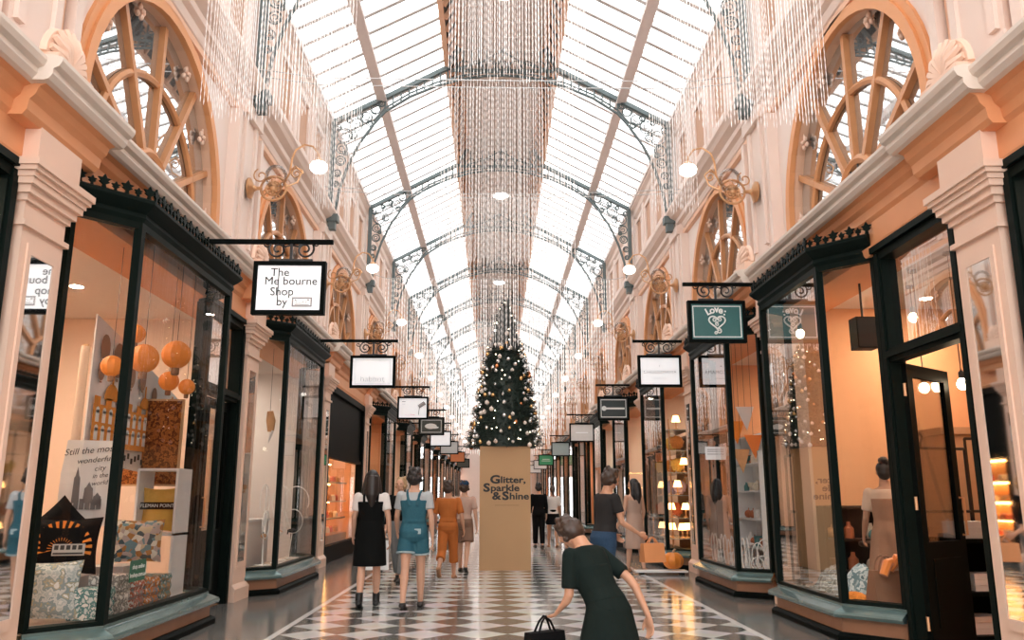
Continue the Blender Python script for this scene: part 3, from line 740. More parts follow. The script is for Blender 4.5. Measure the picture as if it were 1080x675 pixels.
sg = sign(-1, 8.5, 'white framed hanging sign with four lines of thin black lettering, nearest on the left', M_SIGNW, h_in=1.86, w=.76, hh=.575, z=4.02, h_out=3.3, sx=2.30, drop=.22)
for b, x, z in (('The', -.10, .165), ('Me bourne', .02, .07), ('Shop', -.07, -.045), ('by', -.065, -.155)):
    text(b, .125, M_INK, sg, (x, -.026, z), RT, .001)
m = MB(); m.box((-.117, -.026, -.02), (-.108, -.022, .215)); m.box((-.117, -.026, -.11), (-.108, -.022, .02)); m.build('lettering', M_INK, sg)
m = MB()
for a, b, c, d in ((.04, .25, -.205, -.19), (.04, .25, -.118, -.103), (.04, .055, -.19, -.118), (.235, .25, -.19, -.118), (.07, .22, -.185, -.178), (.07, .085, -.14, -.125), (.2, .22, -.14, -.125)): m.box((a, -.026, c), (b, -.022, d))
m.build('emblem', M_GREYINK, sg)
text('LOKE', .05, mat('light_grey_ink', (.6, .6, .6), .6), sg, (.145, -.026, -.155), RT, .001)
sg = sign(-1, 14.2, 'white hanging sign with a single word in pale grey letters low on it', M_SIGNW, w=.78, hh=.56, z=4.02, h_in=1.82, sx=2.24, drop=.26, h_out=3.35)
text('habbot', .15, M_GREYINK, sg, (0, -.026, -.13), RT, .001, -.002)
m = MB()
for a, b, c, d in ((-.30, .30, .205, .21), (-.30, .30, -.21, -.205), (-.30, -.295, -.21, .21), (.295, .30, -.21, .21)): m.box((a, -.025, c), (b, -.022, d))
m.build('border_line', M_GREYINK, sg)
sg = sign(-1, 20.3, 'white hanging sign with a slanting grey mallet picture and pink line of writing', M_SIGNW, w=.76, hh=.56, z=4.02, h_in=1.75, sx=2.14, drop=.24)
m = MB(); m.tube([(.14, -.026, .03), (.29, -.026, .13)], [.045, .05], 8); m.tube([(.16, -.026, .03), (.14, -.026, -.17)], .01, 5); m.build('picture', M_GREYINK, sg)
text('strandbags', .06, mat('pink_ink', (.75, .35, .4), .6), sg, (-.06, -.026, -.16), RT, .001)
m = MB(); m.box((-.27, -.026, .15), (-.18, -.022, .165)); m.box((-.27, -.026, .09), (-.18, -.022, .1)); m.build('border_line', M_GREYINK, sg)
sg = sign(-1, 25.8, 'hanging sign with dark double frame round a grey eye-like picture', mat('dark_olive_panel', (.05, .055, .045), .5), w=.80, hh=.56, z=4.02, h_in=1.66, sx=2.1, drop=.22)
m = MB()
for a, b, c, d in ((-.31, .31, .18, .195), (-.31, .31, -.195, -.18), (-.31, -.295, -.18, .18), (.295, .31, -.18, .18)): m.box((a, -.026, c), (b, -.022, d))
m.build('border_line', M_PALE, sg)
m = MB(); m.ell((-.02, -.02, .0), (.2, .006, .09), 16, 8); m.ell((.08, -.02, -.04), (.16, .008, .04), 12, 6); m.build('picture', M_PALE, sg)
sg = sign(-1, 30.2, 'plain white hanging sign half hidden behind the double-framed one', M_SIGNW, w=.78, hh=.56, z=4.0, h_in=1.75, sx=2.1)
sg = sign(-1, 36., 'pale hanging sign with a grey inner border, sixth along the left', mat('pale_grey_panel', (.6, .62, .62), .5), w=.80, hh=.56, z=4.02, h_in=1.7, sx=2.1)
sg = sign(-1, 44., 'small orange hanging sign far down the left side', mat('orange_sign_panel', (.62, .2, .07), .5), w=.8, hh=.56, z=4.0, h_in=1.7, sx=2.1)
text('GALLERY', .12, M_PALE, sg, (0, -.026, 0), RT) if False else None
sign(-1, 52., 'dark hanging sign, last to be seen on the left', mat('dark_olive_panel', (.05, .055, .045)), w=.8, hh=.56, z=4.0, h_in=1.7, sx=2.1)
# right side
sg = sign(1, 10.62, 'teal hanging sign with white heart emblem and arched word Love', M_TEAL, w=.765, hh=.565, z=4.13, h_in=2.37, sx=2.80, drop=.225, h_out=3.6)
m = MB()
for a, b, c, d in ((-.32, .32, .20, .212), (-.32, .32, -.212, -.20), (-.32, -.308, -.2, .2), (.308, .32, -.2, .2)): m.box((a, -.026, c), (b, -.022, d))
m.build('border_line', M_PALE, sg)
for i, (ch_, x, z, rt) in enumerate((('L', -.115, .13, .45), ('o', -.06, .15, .2), ('v', .0, .165, 0), ('e', .055, .15, -.25), (':', .11, .125, -.3))):
    text(ch_, .13, M_PALE, sg, (x, -.026, z), (PI / 2, -rt, 0), .001, .004)
hp = []
for i in range(33):
    t = 2 * PI * i / 32; hp.append((.0068 * 16 * math.sin(t) ** 3, -.027, .0062 * (13 * math.cos(t) - 5 * math.cos(2 * t) - 2 * math.cos(3 * t) - math.cos(4 * t)) - .005))
m = MB(); m.tube(hp[:-1], .011, 5, True)
m.scroll((-.03, -.027, .02), .035, .008, 1.3, 0, 1, 14, 4); m.scroll((.03, -.027, .025), .035, .008, 1.3, PI, -1, 14, 4); m.scroll((.0, -.027, -.035), .03, .008, 1.3, 1, 1, 14, 4)
m.scroll((.02, -.027, -.13), .035, .009, 1.2, PI / 2, -1, 14, 4); m.scroll((-.02, -.027, -.155), .025, .008, 1.2, 0, 1, 12, 4); m.build('heart_emblem', M_PALE, sg)
sg = sign(1, 14.3, 'white hanging sign with one grey word in thin capitals across the middle', M_SIGNW, w=.765, hh=.56, z=4.05, h_in=2.30, sx=2.76, drop=.25, h_out=3.5)
text('CHOCOMAMA', .085, M_GREYINK, sg, (0, -.026, -.02), RT, .001, 0, space=1.05)
text('chocolatier', .035, M_GREYINK, sg, (0, -.026, -.12), RT, .0005) if False else None
m = MB()
m.box((-.12, -.025, -.13), (.12, -.022, -.125)); m.lathe([(.012, -.002), (.012, .002)], (0, -.024, .09), 10, 'y'); m.build('border_line', M_GREYINK, sg)
sg = sign(1, 20.1, 'black hanging sign with thin pale border and one pale bar across', mat('black_sign_panel', (.02, .03, .03), .4), w=.77, hh=.58, z=4.05, h_in=2.34, sx=2.76, h_out=3.5)
m = MB()
for a, b, c, d in ((-.31, .31, .20, .22), (-.31, .31, -.22, -.20), (-.31, -.295, -.2, .2), (.295, .31, -.2, .2), (-.2, .27, -.025, .02)): m.box((a, -.026, c), (b, -.022, d))
m.lathe([(.06, -.003), (.06, .003)], (-.23, -.024, 0), 14, 'y'); m.build('border_line', M_PALE, sg)
sg = sign(1, 27.5, 'plain white hanging sign, fourth along the right', mat('white_plain_panel', (.82, .80, .78), .5), w=.82, hh=.62, z=4.05, h_in=2.26, sx=2.75, h_out=3.5)
m = MB(); m.box((-.2, -.025, -.01), (.2, -.022, .01)); m.build('border_line', M_SIGNW, sg)
sg = sign(1, 37., 'pale grey-blue hanging sign beyond the plain white one', mat('grey_blue_panel', (.40, .50, .50), .5), w=.82, hh=.62, z=4.05, h_in=2.3, sx=2.78, h_out=3.5)
sg = sign(1, 47., 'small bright green hanging sign on the right', mat('green_sign_panel', (.06, .36, .16), .5), w=.85, hh=.6, z=4.0, h_in=2.3, sx=2.74, h_out=3.5)
m = MB(); m.box((-.2, -.025, .03), (.2, -.022, .06)); m.box((-.25, -.025, -.06), (.25, -.022, -.03)); m.build('border_line', M_PALE, sg)
sign(1, 55., 'white hanging sign just past the green one', mat('white_plain_panel', (.82, .80, .78)), w=.9, hh=.6, z=4.05, h_in=2.4, sx=2.86, h_out=3.5)
sign(1, 62., 'tiny white hanging sign at the far right', mat('white_plain_panel', (.82, .80, .78)), w=.9, hh=.6, z=4.0, h_in=2.4, sx=2.86, h_out=3.5)
# ================================================================== wall lamps
def wall_lamp(s, y, label):
    o = thing('wall_lamp', label, 'lamp', (X0 + s * 3.84, y, 5.9), 0, 'globe lamps on scrolled gilt brackets')
    d = -s
    m = MB(); m.lathe([(.16, 0), (.16, .03), (.12, .05), (.05, .08), (.03, .12)], (0, 0, 0), 16, 'x') if d > 0 else m.lathe([(.16, 0), (.16, -.03), (.12, -.05), (.05, -.08), (.03, -.12)], (0, 0, 0), 16, 'x'); m.build('wall_plate', M_GOLD, o, True)
    m = MB(); m.tube([(0, 0, 0), (d * .2, 0, 0)], .03, 8); m.ring((d * .37, 0, .0), .19, .02, 'y', 24, 6); m.ring((d * .37, 0, .0), .11, .014, 'y', 18, 5)
    for a in range(4): t = a * PI / 2 + .4; m.scroll((d * (.37 + .15 * math.cos(t)), 0, .15 * math.sin(t)), .05, .01, 1.2, t, 1, 12, 4)
    m.ell((d * .37, 0, 0), (.07, .07, .08), 10, 7)
    for a in range(8): t = a * PI / 4; m.ell((d * .37 + .07 * math.cos(t), -.02, .07 * math.sin(t)), .03, 6, 4)
    m.build('scroll_ring', M_GOLD, o, True)
    m = MB(); m.tube([(d * .52, 0, .08), (d * .60, 0, .25), (d * .62, 0, .48), (d * .67, 0, .62), (d * .80, 0, .71), (d * .93, 0, .68), (d * 1.02, 0, .56), (d * 1.03, 0, .47)], .016, 6)
    m.tube([(d * .54, 0, .02), (d * .72, 0, .10), (d * .78, 0, .26), (d * .68, 0, .36), (d * .62, 0, .30)], .014, 5); m.scroll((d * .70, 0, .24), .10, .012, 1.5, 0, 1, 16, 4); m.scroll((d * .17, 0, .2), .12, .012, 1.3, 2, 1, 16, 4); m.tube([(d * .05, 0, .1), (d * -.02, 0, .02)], .02, 5)
    m.build('gooseneck', M_GOLD, o, True)
    m = MB(); m.lathe([(.02, .03), (.05, .02), (.075, -.02), (.08, -.04)], (d * 1.03, 0, .46), 14); m.build('shade_cap', M_GOLD, o, True)
    m = MB(); m.ell((d * 1.03, 0, .345), (.135, .135, .10), 18, 10); m.build('globe', M_OPAL, o, True)
    m = MB(); m.ell((d * .40, -.0, .18), (.17, .17, .19), 16, 10); g = m.build('glass_globe', glass_mat('clear_globe_glass', (.97, .97, .97), 1.45, .02, .8) if 'clear_globe_glass' not in MATS else MATS['clear_globe_glass'], o, True)
    return o
for s in (-1, 1):
    p = None
    for i, y in enumerate(PY[2:15]):
        lb = 'gilt scrolled wall lamp with white globe, %s along the %s wall' % (ORD[i], SIDE[s])
        if p is None: p = wall_lamp(s, y, lb)
        else: dup(p, (X0 + s * 3.84, y, 5.9), label=lb)
# ================================================================== bead curtains of string lights
def curtain(y, z1, ranges, step, rows, label, seed, bead, r, mt=None):
    """ranges: (x from, x to, lower end) of each bunch of strings hung from one wire"""
    rr = random.Random(seed)
    o = thing('bead_curtain', label, 'bead curtain', (X0 + .02, y, 0), 0, 'curtains of hanging crystal strings')
    for xa, xb, z0 in ranges:
        m = MB()
        for row in range(rows):
            yy = row * .22; x = xa + row * step * .5
            while x <= xb:
                xx = x + rr.uniform(-.2, .2) * step; bot = z0 + rr.uniform(-.04, .04); n = max(2, int((z1 - bot) / bead)); k0 = len(m.v); ph = rr.random() * 6
                for i in range(n + 1):
                    z = bot + (z1 - bot) * i / n; q = r * (1.45 if i % 2 else .45)
                    for k in range(3): t = ph + k * 2.0944; m.v.append((xx + q * math.cos(t), yy + q * math.sin(t), z))
                for i in range(n):
                    for k in range(3): m.f.append((k0 + i * 3 + k, k0 + i * 3 + (k + 1) % 3, k0 + i * 3 + 3 + (k + 1) % 3, k0 + i * 3 + 3 + k)); m.mi.append(0)
                x += step
        c = m.build('bead_strings', mt or M_CRYSTAL, o, merge=False); c['kind'] = 'stuff'
    hw = max(abs(a) for q in ranges for a in q[:2])
    for row in range(rows):
        w = MB(); w.tube([(-3.6, row * .22, z1 + .12), (-hw, row * .22, z1), (0, row * .22, z1 - .02), (hw, row * .22, z1), (3.6, row * .22, z1 + .12)], .008, 5); w.build('wire', mat('steel_wire', (.5, .5, .5), .4, .8), o)
curtain(5.6, 7.35, [(-2.30, -1.22, 4.15), (-.50, .55, 4.5), (1.22, 2.32, 4.15)], .025, 2, 'curtain of hanging crystal strings nearest the viewer, over the first signs', 1, .03, .0026)
curtain(11.1, 7.35, [(-2.75, -2.1, 5.4), (-.92, .98, 4.6), (2.1, 2.75, 5.4)], .045, 2, 'second curtain of hanging crystal strings from the front', 2, .05, .0040)
curtain(15.75, 7.35, [(-1.15, 1.2, 4.24)], .075, 2, 'curtain of hanging crystal strings before the top of the Christmas tree', 3, .06, .0052)
for i, y in enumerate((22.4, 28.1, 33.7, 39.4, 45., 50.7, 56.3, 62.)):  # far curtains added for the white wash they give the distance
    curtain(y, 7.35, [(-3.2, -1.7 if i < 2 else -1.0, 4.5), (-1.3, 1.3, 4.4), (1.7 if i < 2 else 1.0, 3.2, 4.5)], .075 + .012 * i, 1, 'crystal string curtain added to whiten the distance, %s of those beyond the Christmas tree' % ORD[i], 4 + i, .07 + .015 * i, .0055 + .0010 * i, M_FARWASH)
# ================================================================== Christmas tree on its plinth
M_KRAFT = mat('kraft_card', (.50, .30, .145), .6, var=.04, scale=3)
pl = thing('display_plinth', 'tall tan box plinth lettered in black under the Christmas tree', 'plinth', (.195, 16.78, 0))
m = MB(); m.box((-.492, -.5, .0), (.492, .5, 2.33)); m.build('body', M_KRAFT, pl)
for z in (.0, 2.322): m = MB(); m.box((-.495, -.503, z), (.495, .503, z + .01)); m.build('edge_trim', mat('tan_edge', (.44, .25, .12), .6), pl)
def run(x, z, parts):
    for b, sz, bo, dz in parts:
        o = text(b, sz, M_INK, pl, (x, -.503, z + dz), RT, .002, bo, align='LEFT')
        xs = [v.co.x for v in o.data.vertices]; o.scale.x = 1.28; o.location.x = x - 1.28 * min(xs); x += 1.28 * (max(xs) - min(xs)) + .014
run(-.29, 1.69, [('G', .215, .008, 0), ('litter,', .175, .005, -.005)])
run(-.42, 1.535, [('S', .215, .009, 0), ('parkle', .175, .005, -.005)])
run(-.25, 1.38, [('&', .20, .007, 0), ('S', .215, .009, 0), ('hine', .175, .005, -.005)])
text('THE ROYAL ARCADE', .036, mat('brown_ink', (.2, .11, .05), .6), pl, (.04, -.503, 1.135), RT, .001) if False else None
m = MB(); m.box((-.20, -.503, 1.205), (.27, -.5, 1.212)); m.build('rule_line', mat('brown_ink', (.2, .11, .05), .6), pl)
TC = Vector((.195, 16.8, 2.33))
tr = thing('christmas_tree', 'tall dark Christmas tree on the tan plinth, its top silvery', 'christmas tree', TC)
prof_ = [(0, .74), (.25, .70), (.75, .60), (1.25, .53), (1.7, .44), (2.0, .37), (2.25, .27), (2.6, .20), (2.9, .12), (3.1, .03)]
def tr_r(z):
    for (z0, r0), (z1, r1) in zip(prof_, prof_[1:]):
        if z0 <= z <= z1: return r0 + (r1 - r0) * (z - z0) / (z1 - z0)
    return .03
rr = random.Random(5)
def fol(z0, z1, n, seed):
    rr = random.Random(seed); m = MB(); i = 0
    while i < n:
        z = z0 + (z1 - z0) * rr.random(); q = tr_r(z)
        if rr.random() > (q + .08) / .80: continue
        i += 1
        a = rr.random() * 2 * PI; rad = q * (1 + rr.uniform(-.22, .13)) * (1 if rr.random() < .75 else rr.uniform(.5, .95))
        d = Vector((math.cos(a), math.sin(a), rr.uniform(-.35, .25))).normalized(); tip = Vector((math.cos(a) * rad, math.sin(a) * rad, z))
        L = rr.uniform(.10, .17); base = tip - d * L
        for k in range(11):
            f = k / 10; p = base + d * L * f; sd = Vector((rr.uniform(-1, 1), rr.uniform(-1, 1), rr.uniform(-.7, .9))).normalized()
            nd = (d * .8 + sd).normalized() * rr.uniform(.04, .07); w = nd.orthogonal().normalized() * .0065; u = nd.cross(w).normalized() * .0065
            m.add([tuple(p + w), tuple(p - w * .5 + u), tuple(p - w * .5 - u), tuple(p + nd)], [(0, 1, 3), (1, 2, 3), (2, 0, 3)])
    return m
m = fol(-.02, 2.02, 3000, 7)
m.lathe([(.60, .0), (.52, .6), (.43, 1.2), (.30, 1.9), (.1, 2.05)], (0, 0, 0), 20); m.v = [(x, y, max(z, .004) if abs(x) < .5 and abs(y) < .52 else z) for x, y, z in m.v]; m.build('foliage', mat('fir_needles', (.012, .028, .02), .55, var=.4, scale=20), tr, merge=False)
m = fol(1.98, 3.06, 1100, 9); m.lathe([(.30, 1.95), (.2, 2.3), (.12, 2.7), (.01, 3.05)], (0, 0, 0), 14); m.build('frosted_top', mat('frosted_needles', (.12, .13, .125), .5, var=.5, scale=16), tr, merge=False)
m = MB(); m.lathe([(.05, 0), (.05, 2.9)], n=8); m.build('trunk', mat('tree_trunk', (.08, .05, .03), .8), tr)
fairy = mat('fairy_light', (1, .9, .7), .4, emit=(1, .85, .6), es=9.)
m = MB(); rr = random.Random(21)
for i in range(100):
    z = .05 + 2.95 * rr.random() ** 1.3; q = tr_r(z) * 1.04; a = rr.random() * 2 * PI; m.ell((q * math.cos(a), q * math.sin(a), z), .011, 6, 4)
o = m.build('fairy_lights', fairy, tr); o['kind'] = 'stuff'
bk = [('gold', mat('gold_bauble', (.85, .52, .22), .15, .8)), ('silver', mat('silver_bauble', (.85, .83, .80), .12, .7)), ('copper', mat('copper_bauble', (.75, .30, .12), .18, .8)), ('pearl', mat('pearl_bauble', (.85, .74, .66), .25))]
bm_ = {}
for nme, mt in bk:
    m = MB(); m.ell((0, 0, 0), 1., 14, 10); m.lathe([(.22, .92), (.22, 1.15), (.1, 1.2)], n=8); m.ring((0, 0, 1.25), .12, .03, 'y', 10, 4); bm_[nme] = m.mesh('bauble', mt, True)
rr = random.Random(31); placed = []
while len(placed) < 150:
    z = .02 + 2.3 * rr.random(); q = tr_r(z)
    if rr.random() > q / .75: continue
    a = rr.random() * 2 * PI; p = Vector((q * 1.02 * math.cos(a), q * 1.02 * math.sin(a), z))
    if p.y > .25 or any((p - k).length < .085 for k in placed): 
        if rr.random() < .97: continue
    placed.append(p)
    nme = rr.choice(['gold', 'silver', 'silver', 'copper', 'pearl', 'pearl', 'gold'])
    o = bpy.data.objects.new('bauble', bm_[nme]); C.objects.link(o); sc_ = rr.uniform(.030, .047); o.scale = (sc_,) * 3; o.location = TC + p
    tag(o, 'round %s bauble hanging on the Christmas tree' % nme, 'bauble', '%s baubles on the Christmas tree' % nme)
# ================================================================== souvenir window (left)
def pillow(m, w, h, d):
    n = 10; top, bot = [], []
    for i in range(n + 1):
        for j in range(n + 1):
            u, v = i / n * 2 - 1, j / n * 2 - 1
            k = ((1 - u ** 4) * (1 - v ** 4)) ** .5; px = 1 - .10 * v * v * (1) * abs(u) * 0; 
            x = u * w / 2 * (1 - .09 * (1 - v * v)); z = v * h / 2 * (1 - .09 * (1 - u * u))
            top.append((x, -d / 2 * k, z)); bot.append((x, d / 2 * k, z))
    f = []
    for i in range(n):
        for j in range(n):
            a = i * (n + 1) + j; f.append((a, a + 1, a + n + 2, a + n + 1))
    m.add(top, f); m.add(bot, [q[::-1] for q in f]); return m
def cushion(name, label, mt, loc, w, h, d, rz=0., tilt=-.15, roll=0.):
    o = thing(name, label, 'cushion', loc, rz); m = MB(); pillow(m, w, h, d)
    c = m.build('cover', mt, o, True); c.rotation_euler = (tilt, roll, 0); 
    pts = []
    for t in range(40):
        a = t / 40 * 4; e = a % 1 * 2 - 1; k = int(a)
        u, v = [(e, -1), (1, e), (-e, 1), (-1, -e)][k]
        pts.append((u * w / 2 * (1 - .09 * (1 - v * v)), 0, v * h / 2 * (1 - .09 * (1 - u * u))))
    m = MB(); m.tube(pts, .006, 5, True); q = m.build('piping', mt, c); return o, c
M_LEAF = pattern_mat('leaf_print_cloth', ['D2D3CE', 'AEB9B7', 'C6CAC6', '8A9A9B', 'A9A58F', 'DEDDD8'], 13, 'noise')
M_MOSAIC = pattern_mat('mosaic_print_cloth', ['C2B49A', '6F8B92', 'D9D3C6', 'A87A4C', '4B5B62', 'B5A6A0'], 22)
M_BLACKCLOTH = mat('black_cloth', (.006, .006, .0065), .85)
M_MUSTARD = mat('mustard_cloth', (.62, .38, .09), .85, var=.12, scale=12)
M_ORNG = mat('burnt_orange_cloth', (.72, .24, .045), .8, var=.15)
M_CLOTHW = mat('white_cloth', (.78, .75, .72), .85, var=.05)
riser = mat('grey_display_block', (.45, .43, .42), .6)
def block(name, label, cat, a, b, mt):
    m = MB(); c = [(a[i] + b[i]) / 2 for i in range(3)]; c[2] = a[2]
    lo = [a[i] - c[i] for i in range(3)]; hi = [b[i] - c[i] for i in range(3)]
    o = thing(name, label, cat, c)
    m.box((lo[0], lo[1], lo[2]), (hi[0], hi[1], hi[2] - .02)); m.build('body', mt, o); m = MB(); m.box((lo[0] - .008, lo[1] - .008, hi[2] - .02), (hi[0] + .008, hi[1] + .008, hi[2])); m.build('top', mt, o); return o
cushion('leaf_cushion', 'pale cushion with blue-grey leaf print at the foot of the souvenir window', M_LEAF, (-3.80, 7.36, .585), .56, .48, .16, .35, -.2)
block('display_block', 'low grey display block under the sunburst cushion', 'block', (-4.25, 7.62, .335), (-3.72, 8.1, .66), riser)
ou, cv = cushion('sunburst_cushion', 'black cushion with orange sunburst rays and a grey tram', M_BLACKCLOTH, (-3.86, 7.72, .93), .60, .50, .15, .25, -.22)
m = MB()
for i in range(15):                          # rays
    a = -.15 + i * PI * 1.1 / 14; q = .055
    r0, r1 = .07, .25
    p = [(r0 * math.cos(a - q * .3), r0 * math.sin(a - q * .3)), (r1 * math.cos(a - q), r1 * math.sin(a - q)), (r1 * math.cos(a + q), r1 * math.sin(a + q)), (r0 * math.cos(a + q * .3), r0 * math.sin(a + q * .3))]
    m.prism([(x, -.062 - .02 * (1 - math.hypot(x, z) / .27), z - .04) for x, z in p], (0, .02, 0))
m.build('ray_print', M_ORNG, cv)
m = MB(); m.box((-.06, -.092, -.10), (.20, -.075, .0)); k = m.build('tram_print', mat('tram_grey', (.42, .42, .40), .7), cv)
m = MB()
for i in range(5): m.box((-.045 + i * .048, -.095, -.05), (-.012 + i * .048, -.09, -.012))
m.box((-.05, -.095, -.09), (.19, -.09, -.075)); m.build('window_print', M_INK, cv)
cushion('black_cushion', 'black cushion standing on its corner with a fluffy white edge', M_BLACKCLOTH, (-4.02, 7.97, 1.06), .44, .44, .14, .3, -.1, PI / 4)
# lettered hanging towel
o = thing('tea_towel', 'white hanging towel printed with a grey clock tower and script lettering', 'towel', (-3.95, 8.24, 1.90), .3)
m = MB(); rings = []
for i in range(9):
    z = -.82 * i / 8; w_ = .21 + .03 * min(1, i / 3)
    rings.append([(-w_, .012 * math.sin(i), z), (-w_ * .3, -.02, z), (w_ * .3, .012, z), (w_, -.015, z), (w_, .003, z), (w_ * .3, .03, z), (-w_ * .3, 0, z), (-w_, .03, z)])
m.loft(rings); m.build('cloth', M_CLOTHW, o)
m = MB(); f_ = -.028
def tower(m, x, z, w, h): m.prism([(x - w, f_, z), (x + w, f_, z), (x + w * .8, f_, z + h * .7), (x + w * .5, f_, z + h * .75), (x, f_, z + h), (x - w * .5, f_, z + h * .75), (x - w * .8, f_, z + h * .7)], (0, .008, 0))
tower(m, -.09, -.60, .032, .34); tower(m, .02, -.60, .045, .20); tower(m, .1, -.62, .04, .12)
for i in range(6): m.box((-.15 + i * .05, f_, -.66), (-.11 + i * .05, f_ + .008, -.60 + .02 * (i % 3)))
m.build('tower_print', mat('print_grey', (.16, .15, .15), .8), o)
for i, (b, x, z, s_) in enumerate((('Still the most', .0, -.10, .085), ('wonderful', .05, -.19, .075), ('city', .11, -.27, .07), ('in the', .12, -.34, .06), ('world', .12, -.41, .06))): text(b, s_, M_INK, o, (x * .9, f_ - .004, z), (PI / 2, -.12, 0), .001, shear=.3)
# big printed sheet: orange railway station under printed balloons
o = thing('printed_banner', 'large white banner with a drawing of a domed orange station building', 'banner', (-4.05, 8.3, 0))
Yb = [(0, 3.18, 1.72), (.5, 3.05, 1.70), (1.0, 2.92, 1.66), (1.6, 2.76, 1.62), (2.4, 2.56, 1.55)]
m = MB(); m.loft([[(-.02 + .02 * (i % 2), y, zt), (-.005 + .02 * (i % 2), y, zt), (-.005 + .02 * (i % 2), y, zb), (-.02 + .02 * (i % 2), y, zb)] for i, (y, zt, zb) in enumerate(Yb)]); m.build('cloth', M_CLOTHW, o)
M_STN = mat('station_orange_ink', (.72, .30, .07), .8, var=.2, scale=18); M_STN2 = mat('station_white_ink', (.85, .82, .78), .8)
m = MB(); m2 = MB(); x = .025
m.box((x, .05, 1.86), (x + .006, 2.3, 2.28))
for i in range(9): m.box((x, .06 + i * .25, 2.28), (x + .006, .18 + i * .25, 2.36))
for y, r in ((.42, .16), (1.25, .12), (2.05, .10)):
    m.prism([(x, y + r * math.cos(PI * k / 10), 2.34 + r * 1.1 * math.sin(PI * k / 10)) for k in range(11)], (.006, 0, 0)); m.box((x, y - .015, 2.34 + r), (x + .006, y + .015, 2.48 + r))
m.build('station_print', M_STN, o)
for i in range(15):
    for zz, hh in ((1.92, .12), (2.10, .12)):
        y = .1 + i * .145; m2.box((x + .006, y, zz), (x + .010, y + .07, zz + hh)); m2.lathe([(.035, 0), (.035, .004)], (x + .006, y + .035, zz + hh), 8, 'x')
m2.build('window_print', M_STN2, o)
m = MB()
for y, z, r in ((.18, 2.86, .10), (.50, 2.78, .13), (.14, 2.62, .07), (.85, 2.66, .09), (1.15, 2.66, .08), (1.5, 2.52, .07)):
    m.prism([(x, y + r * math.cos(2 * PI * k / 14), z + r * 1.45 * math.sin(2 * PI * k / 14)) for k in range(14)], (.005, 0, 0)); m.box((x, y - .02, z - r * 1.75), (x + .005, y + .02, z - r * 1.5))
m.build('balloon_print', mat('balloon_brown_ink', (.36, .22, .15), .8), o)
m = MB()
for i in range(26): m.box((x, .05 + i * .088, 1.74 + .03 * math.sin(i * 2.1)), (x + .006, .09 + i * .088, 1.80 + .03 * math.sin(i * 2.1)))
m.build('crowd_print', M_INK, o)
# fabric rolls standing behind the banner
for i, (px_, h_) in enumerate(((79, 2.55),)):
    p = at(px_, 470, 8.55 + .16 * i); m = MB(); m.lathe([(.045, 0), (.045, h_), (.03, h_), (.03, h_ - .03)], n=14); o = thing('fabric_roll', ('tan fabric roll standing left of the station banner', 'pale fabric roll against the edge of the station banner', 'short brown fabric roll left of the other rolls')[i], 'fabric roll', (p.x, p.y, .34)); m.build('roll', (M_DECK, M_CLOTHW, mat('brown_roll', (.3, .16, .08), .8))[i], o, True); m = MB(); m.lathe([(.028, h_ - .06), (.028, h_ + .02)], n=10); m.build('core_tube', M_KRAFT, o)
# hanging orange paper lanterns
M_LANT = mat('orange_paper', (.76, .22, .035), .6, var=.1, emit=(1, .35, .06), es=.12)
for i, (px_, py_, Y, r) in enumerate(((118, 386, 7.75, .095), (152, 378, 8.1, .135), (186, 374, 8.6, .14), (143, 352, 8.9, .10), (178, 402, 8.9, .10), (197, 408, 8.9, .08))):
    p = at(px_, py_, Y); o = thing('paper_lantern', 'ribbed orange paper lantern, %s of those hung in the souvenir window' % ('first', 'second', 'third', 'fourth', 'fifth', 'last')[i], 'lantern', p, 0, 'orange lanterns in the souvenir window')
    m = MB(); n = 20; vs, fs = [], []
    for a in range(11):
        ph = PI * (.06 + .88 * a / 10)
        for k in range(n): t = 2 * PI * k / n; q = r * (1 + (.05 if k % 2 else -.03)); vs.append((q * math.sin(ph) * math.cos(t), q * math.sin(ph) * math.sin(t), r * 1.05 * math.cos(ph)))
    for a in range(10):
        for k in range(n): fs.append((a * n + k, a * n + (k + 1) % n, (a + 1) * n + (k + 1) % n, (a + 1) * n + k))
    m.add(vs, fs); m.build('shade', M_LANT, o)
    m = MB(); m.lathe([(r * .3, -r * 1.02), (r * .3, -r * 1.5), (r * .2, -r * 1.55)], n=10); m.build('basket', mat('lantern_basket', (.30, .15, .08), .7), o)
    m = MB(); m.tube([(0, 0, r), (0, 0, 3.85 - p.z)], .003, 4); m.build('cord', M_IRON, o)
# white cube shelf, cushions, folded towels
o = thing('cube_shelf', 'white two-cell cube shelf at the far end of the souvenir window', 'shelves', (-3.62, 9.30, .335))
m = MB(); 
for z in (0, .62, 1.30): m.box((-.22, -.2, z), (.22, .2, z + .025))
m.build('shelf', M_WHITE, o)
for x in (-.22, .195): m = MB(); m.box((x, -.2, .025), (x + .025, .2, 1.30)); m.build('side_panel', M_WHITE, o)
ou, cv = cushion('mustard_cushion', 'mustard cushion with a black lettered band on the white cube shelf', M_MUSTARD, (-3.62, 9.22, 1.225), .37, .46, .12, .0, -.06)
m = MB(); m.box((-.185, -.068, .0), (.185, -.04, .075)); b2 = m.build('band', M_BLACKCLOTH, cv); text('FLEMAN POINT', .052, M_PALE, cv, (0, -.071, .037), RT, .001)
cushion('mosaic_cushion', 'square cushion with mosaic street print in grey and brown', M_MOSAIC, (-3.60, 8.70, .925), .46, .42, .14, .25, -.18)
block('display_block', 'grey display block holding the mosaic cushion', 'block', (-4.0, 8.5, .335), (-3.64, 8.95, .69), riser)
tw = [('C9D2CF', '5E8785', 'E1DFDA'), ('C8C4BC', '8C8A86', 'E4E1DB'), ('E2DDD6', 'B0604A', '8A8A88'), ('DCD5CC', 'C77A3A', '7C8A90'), ('D6D0C6', '6B8C8A', 'B98C60'), ('BFBAB2', '77736C', 'DCD8D0')]
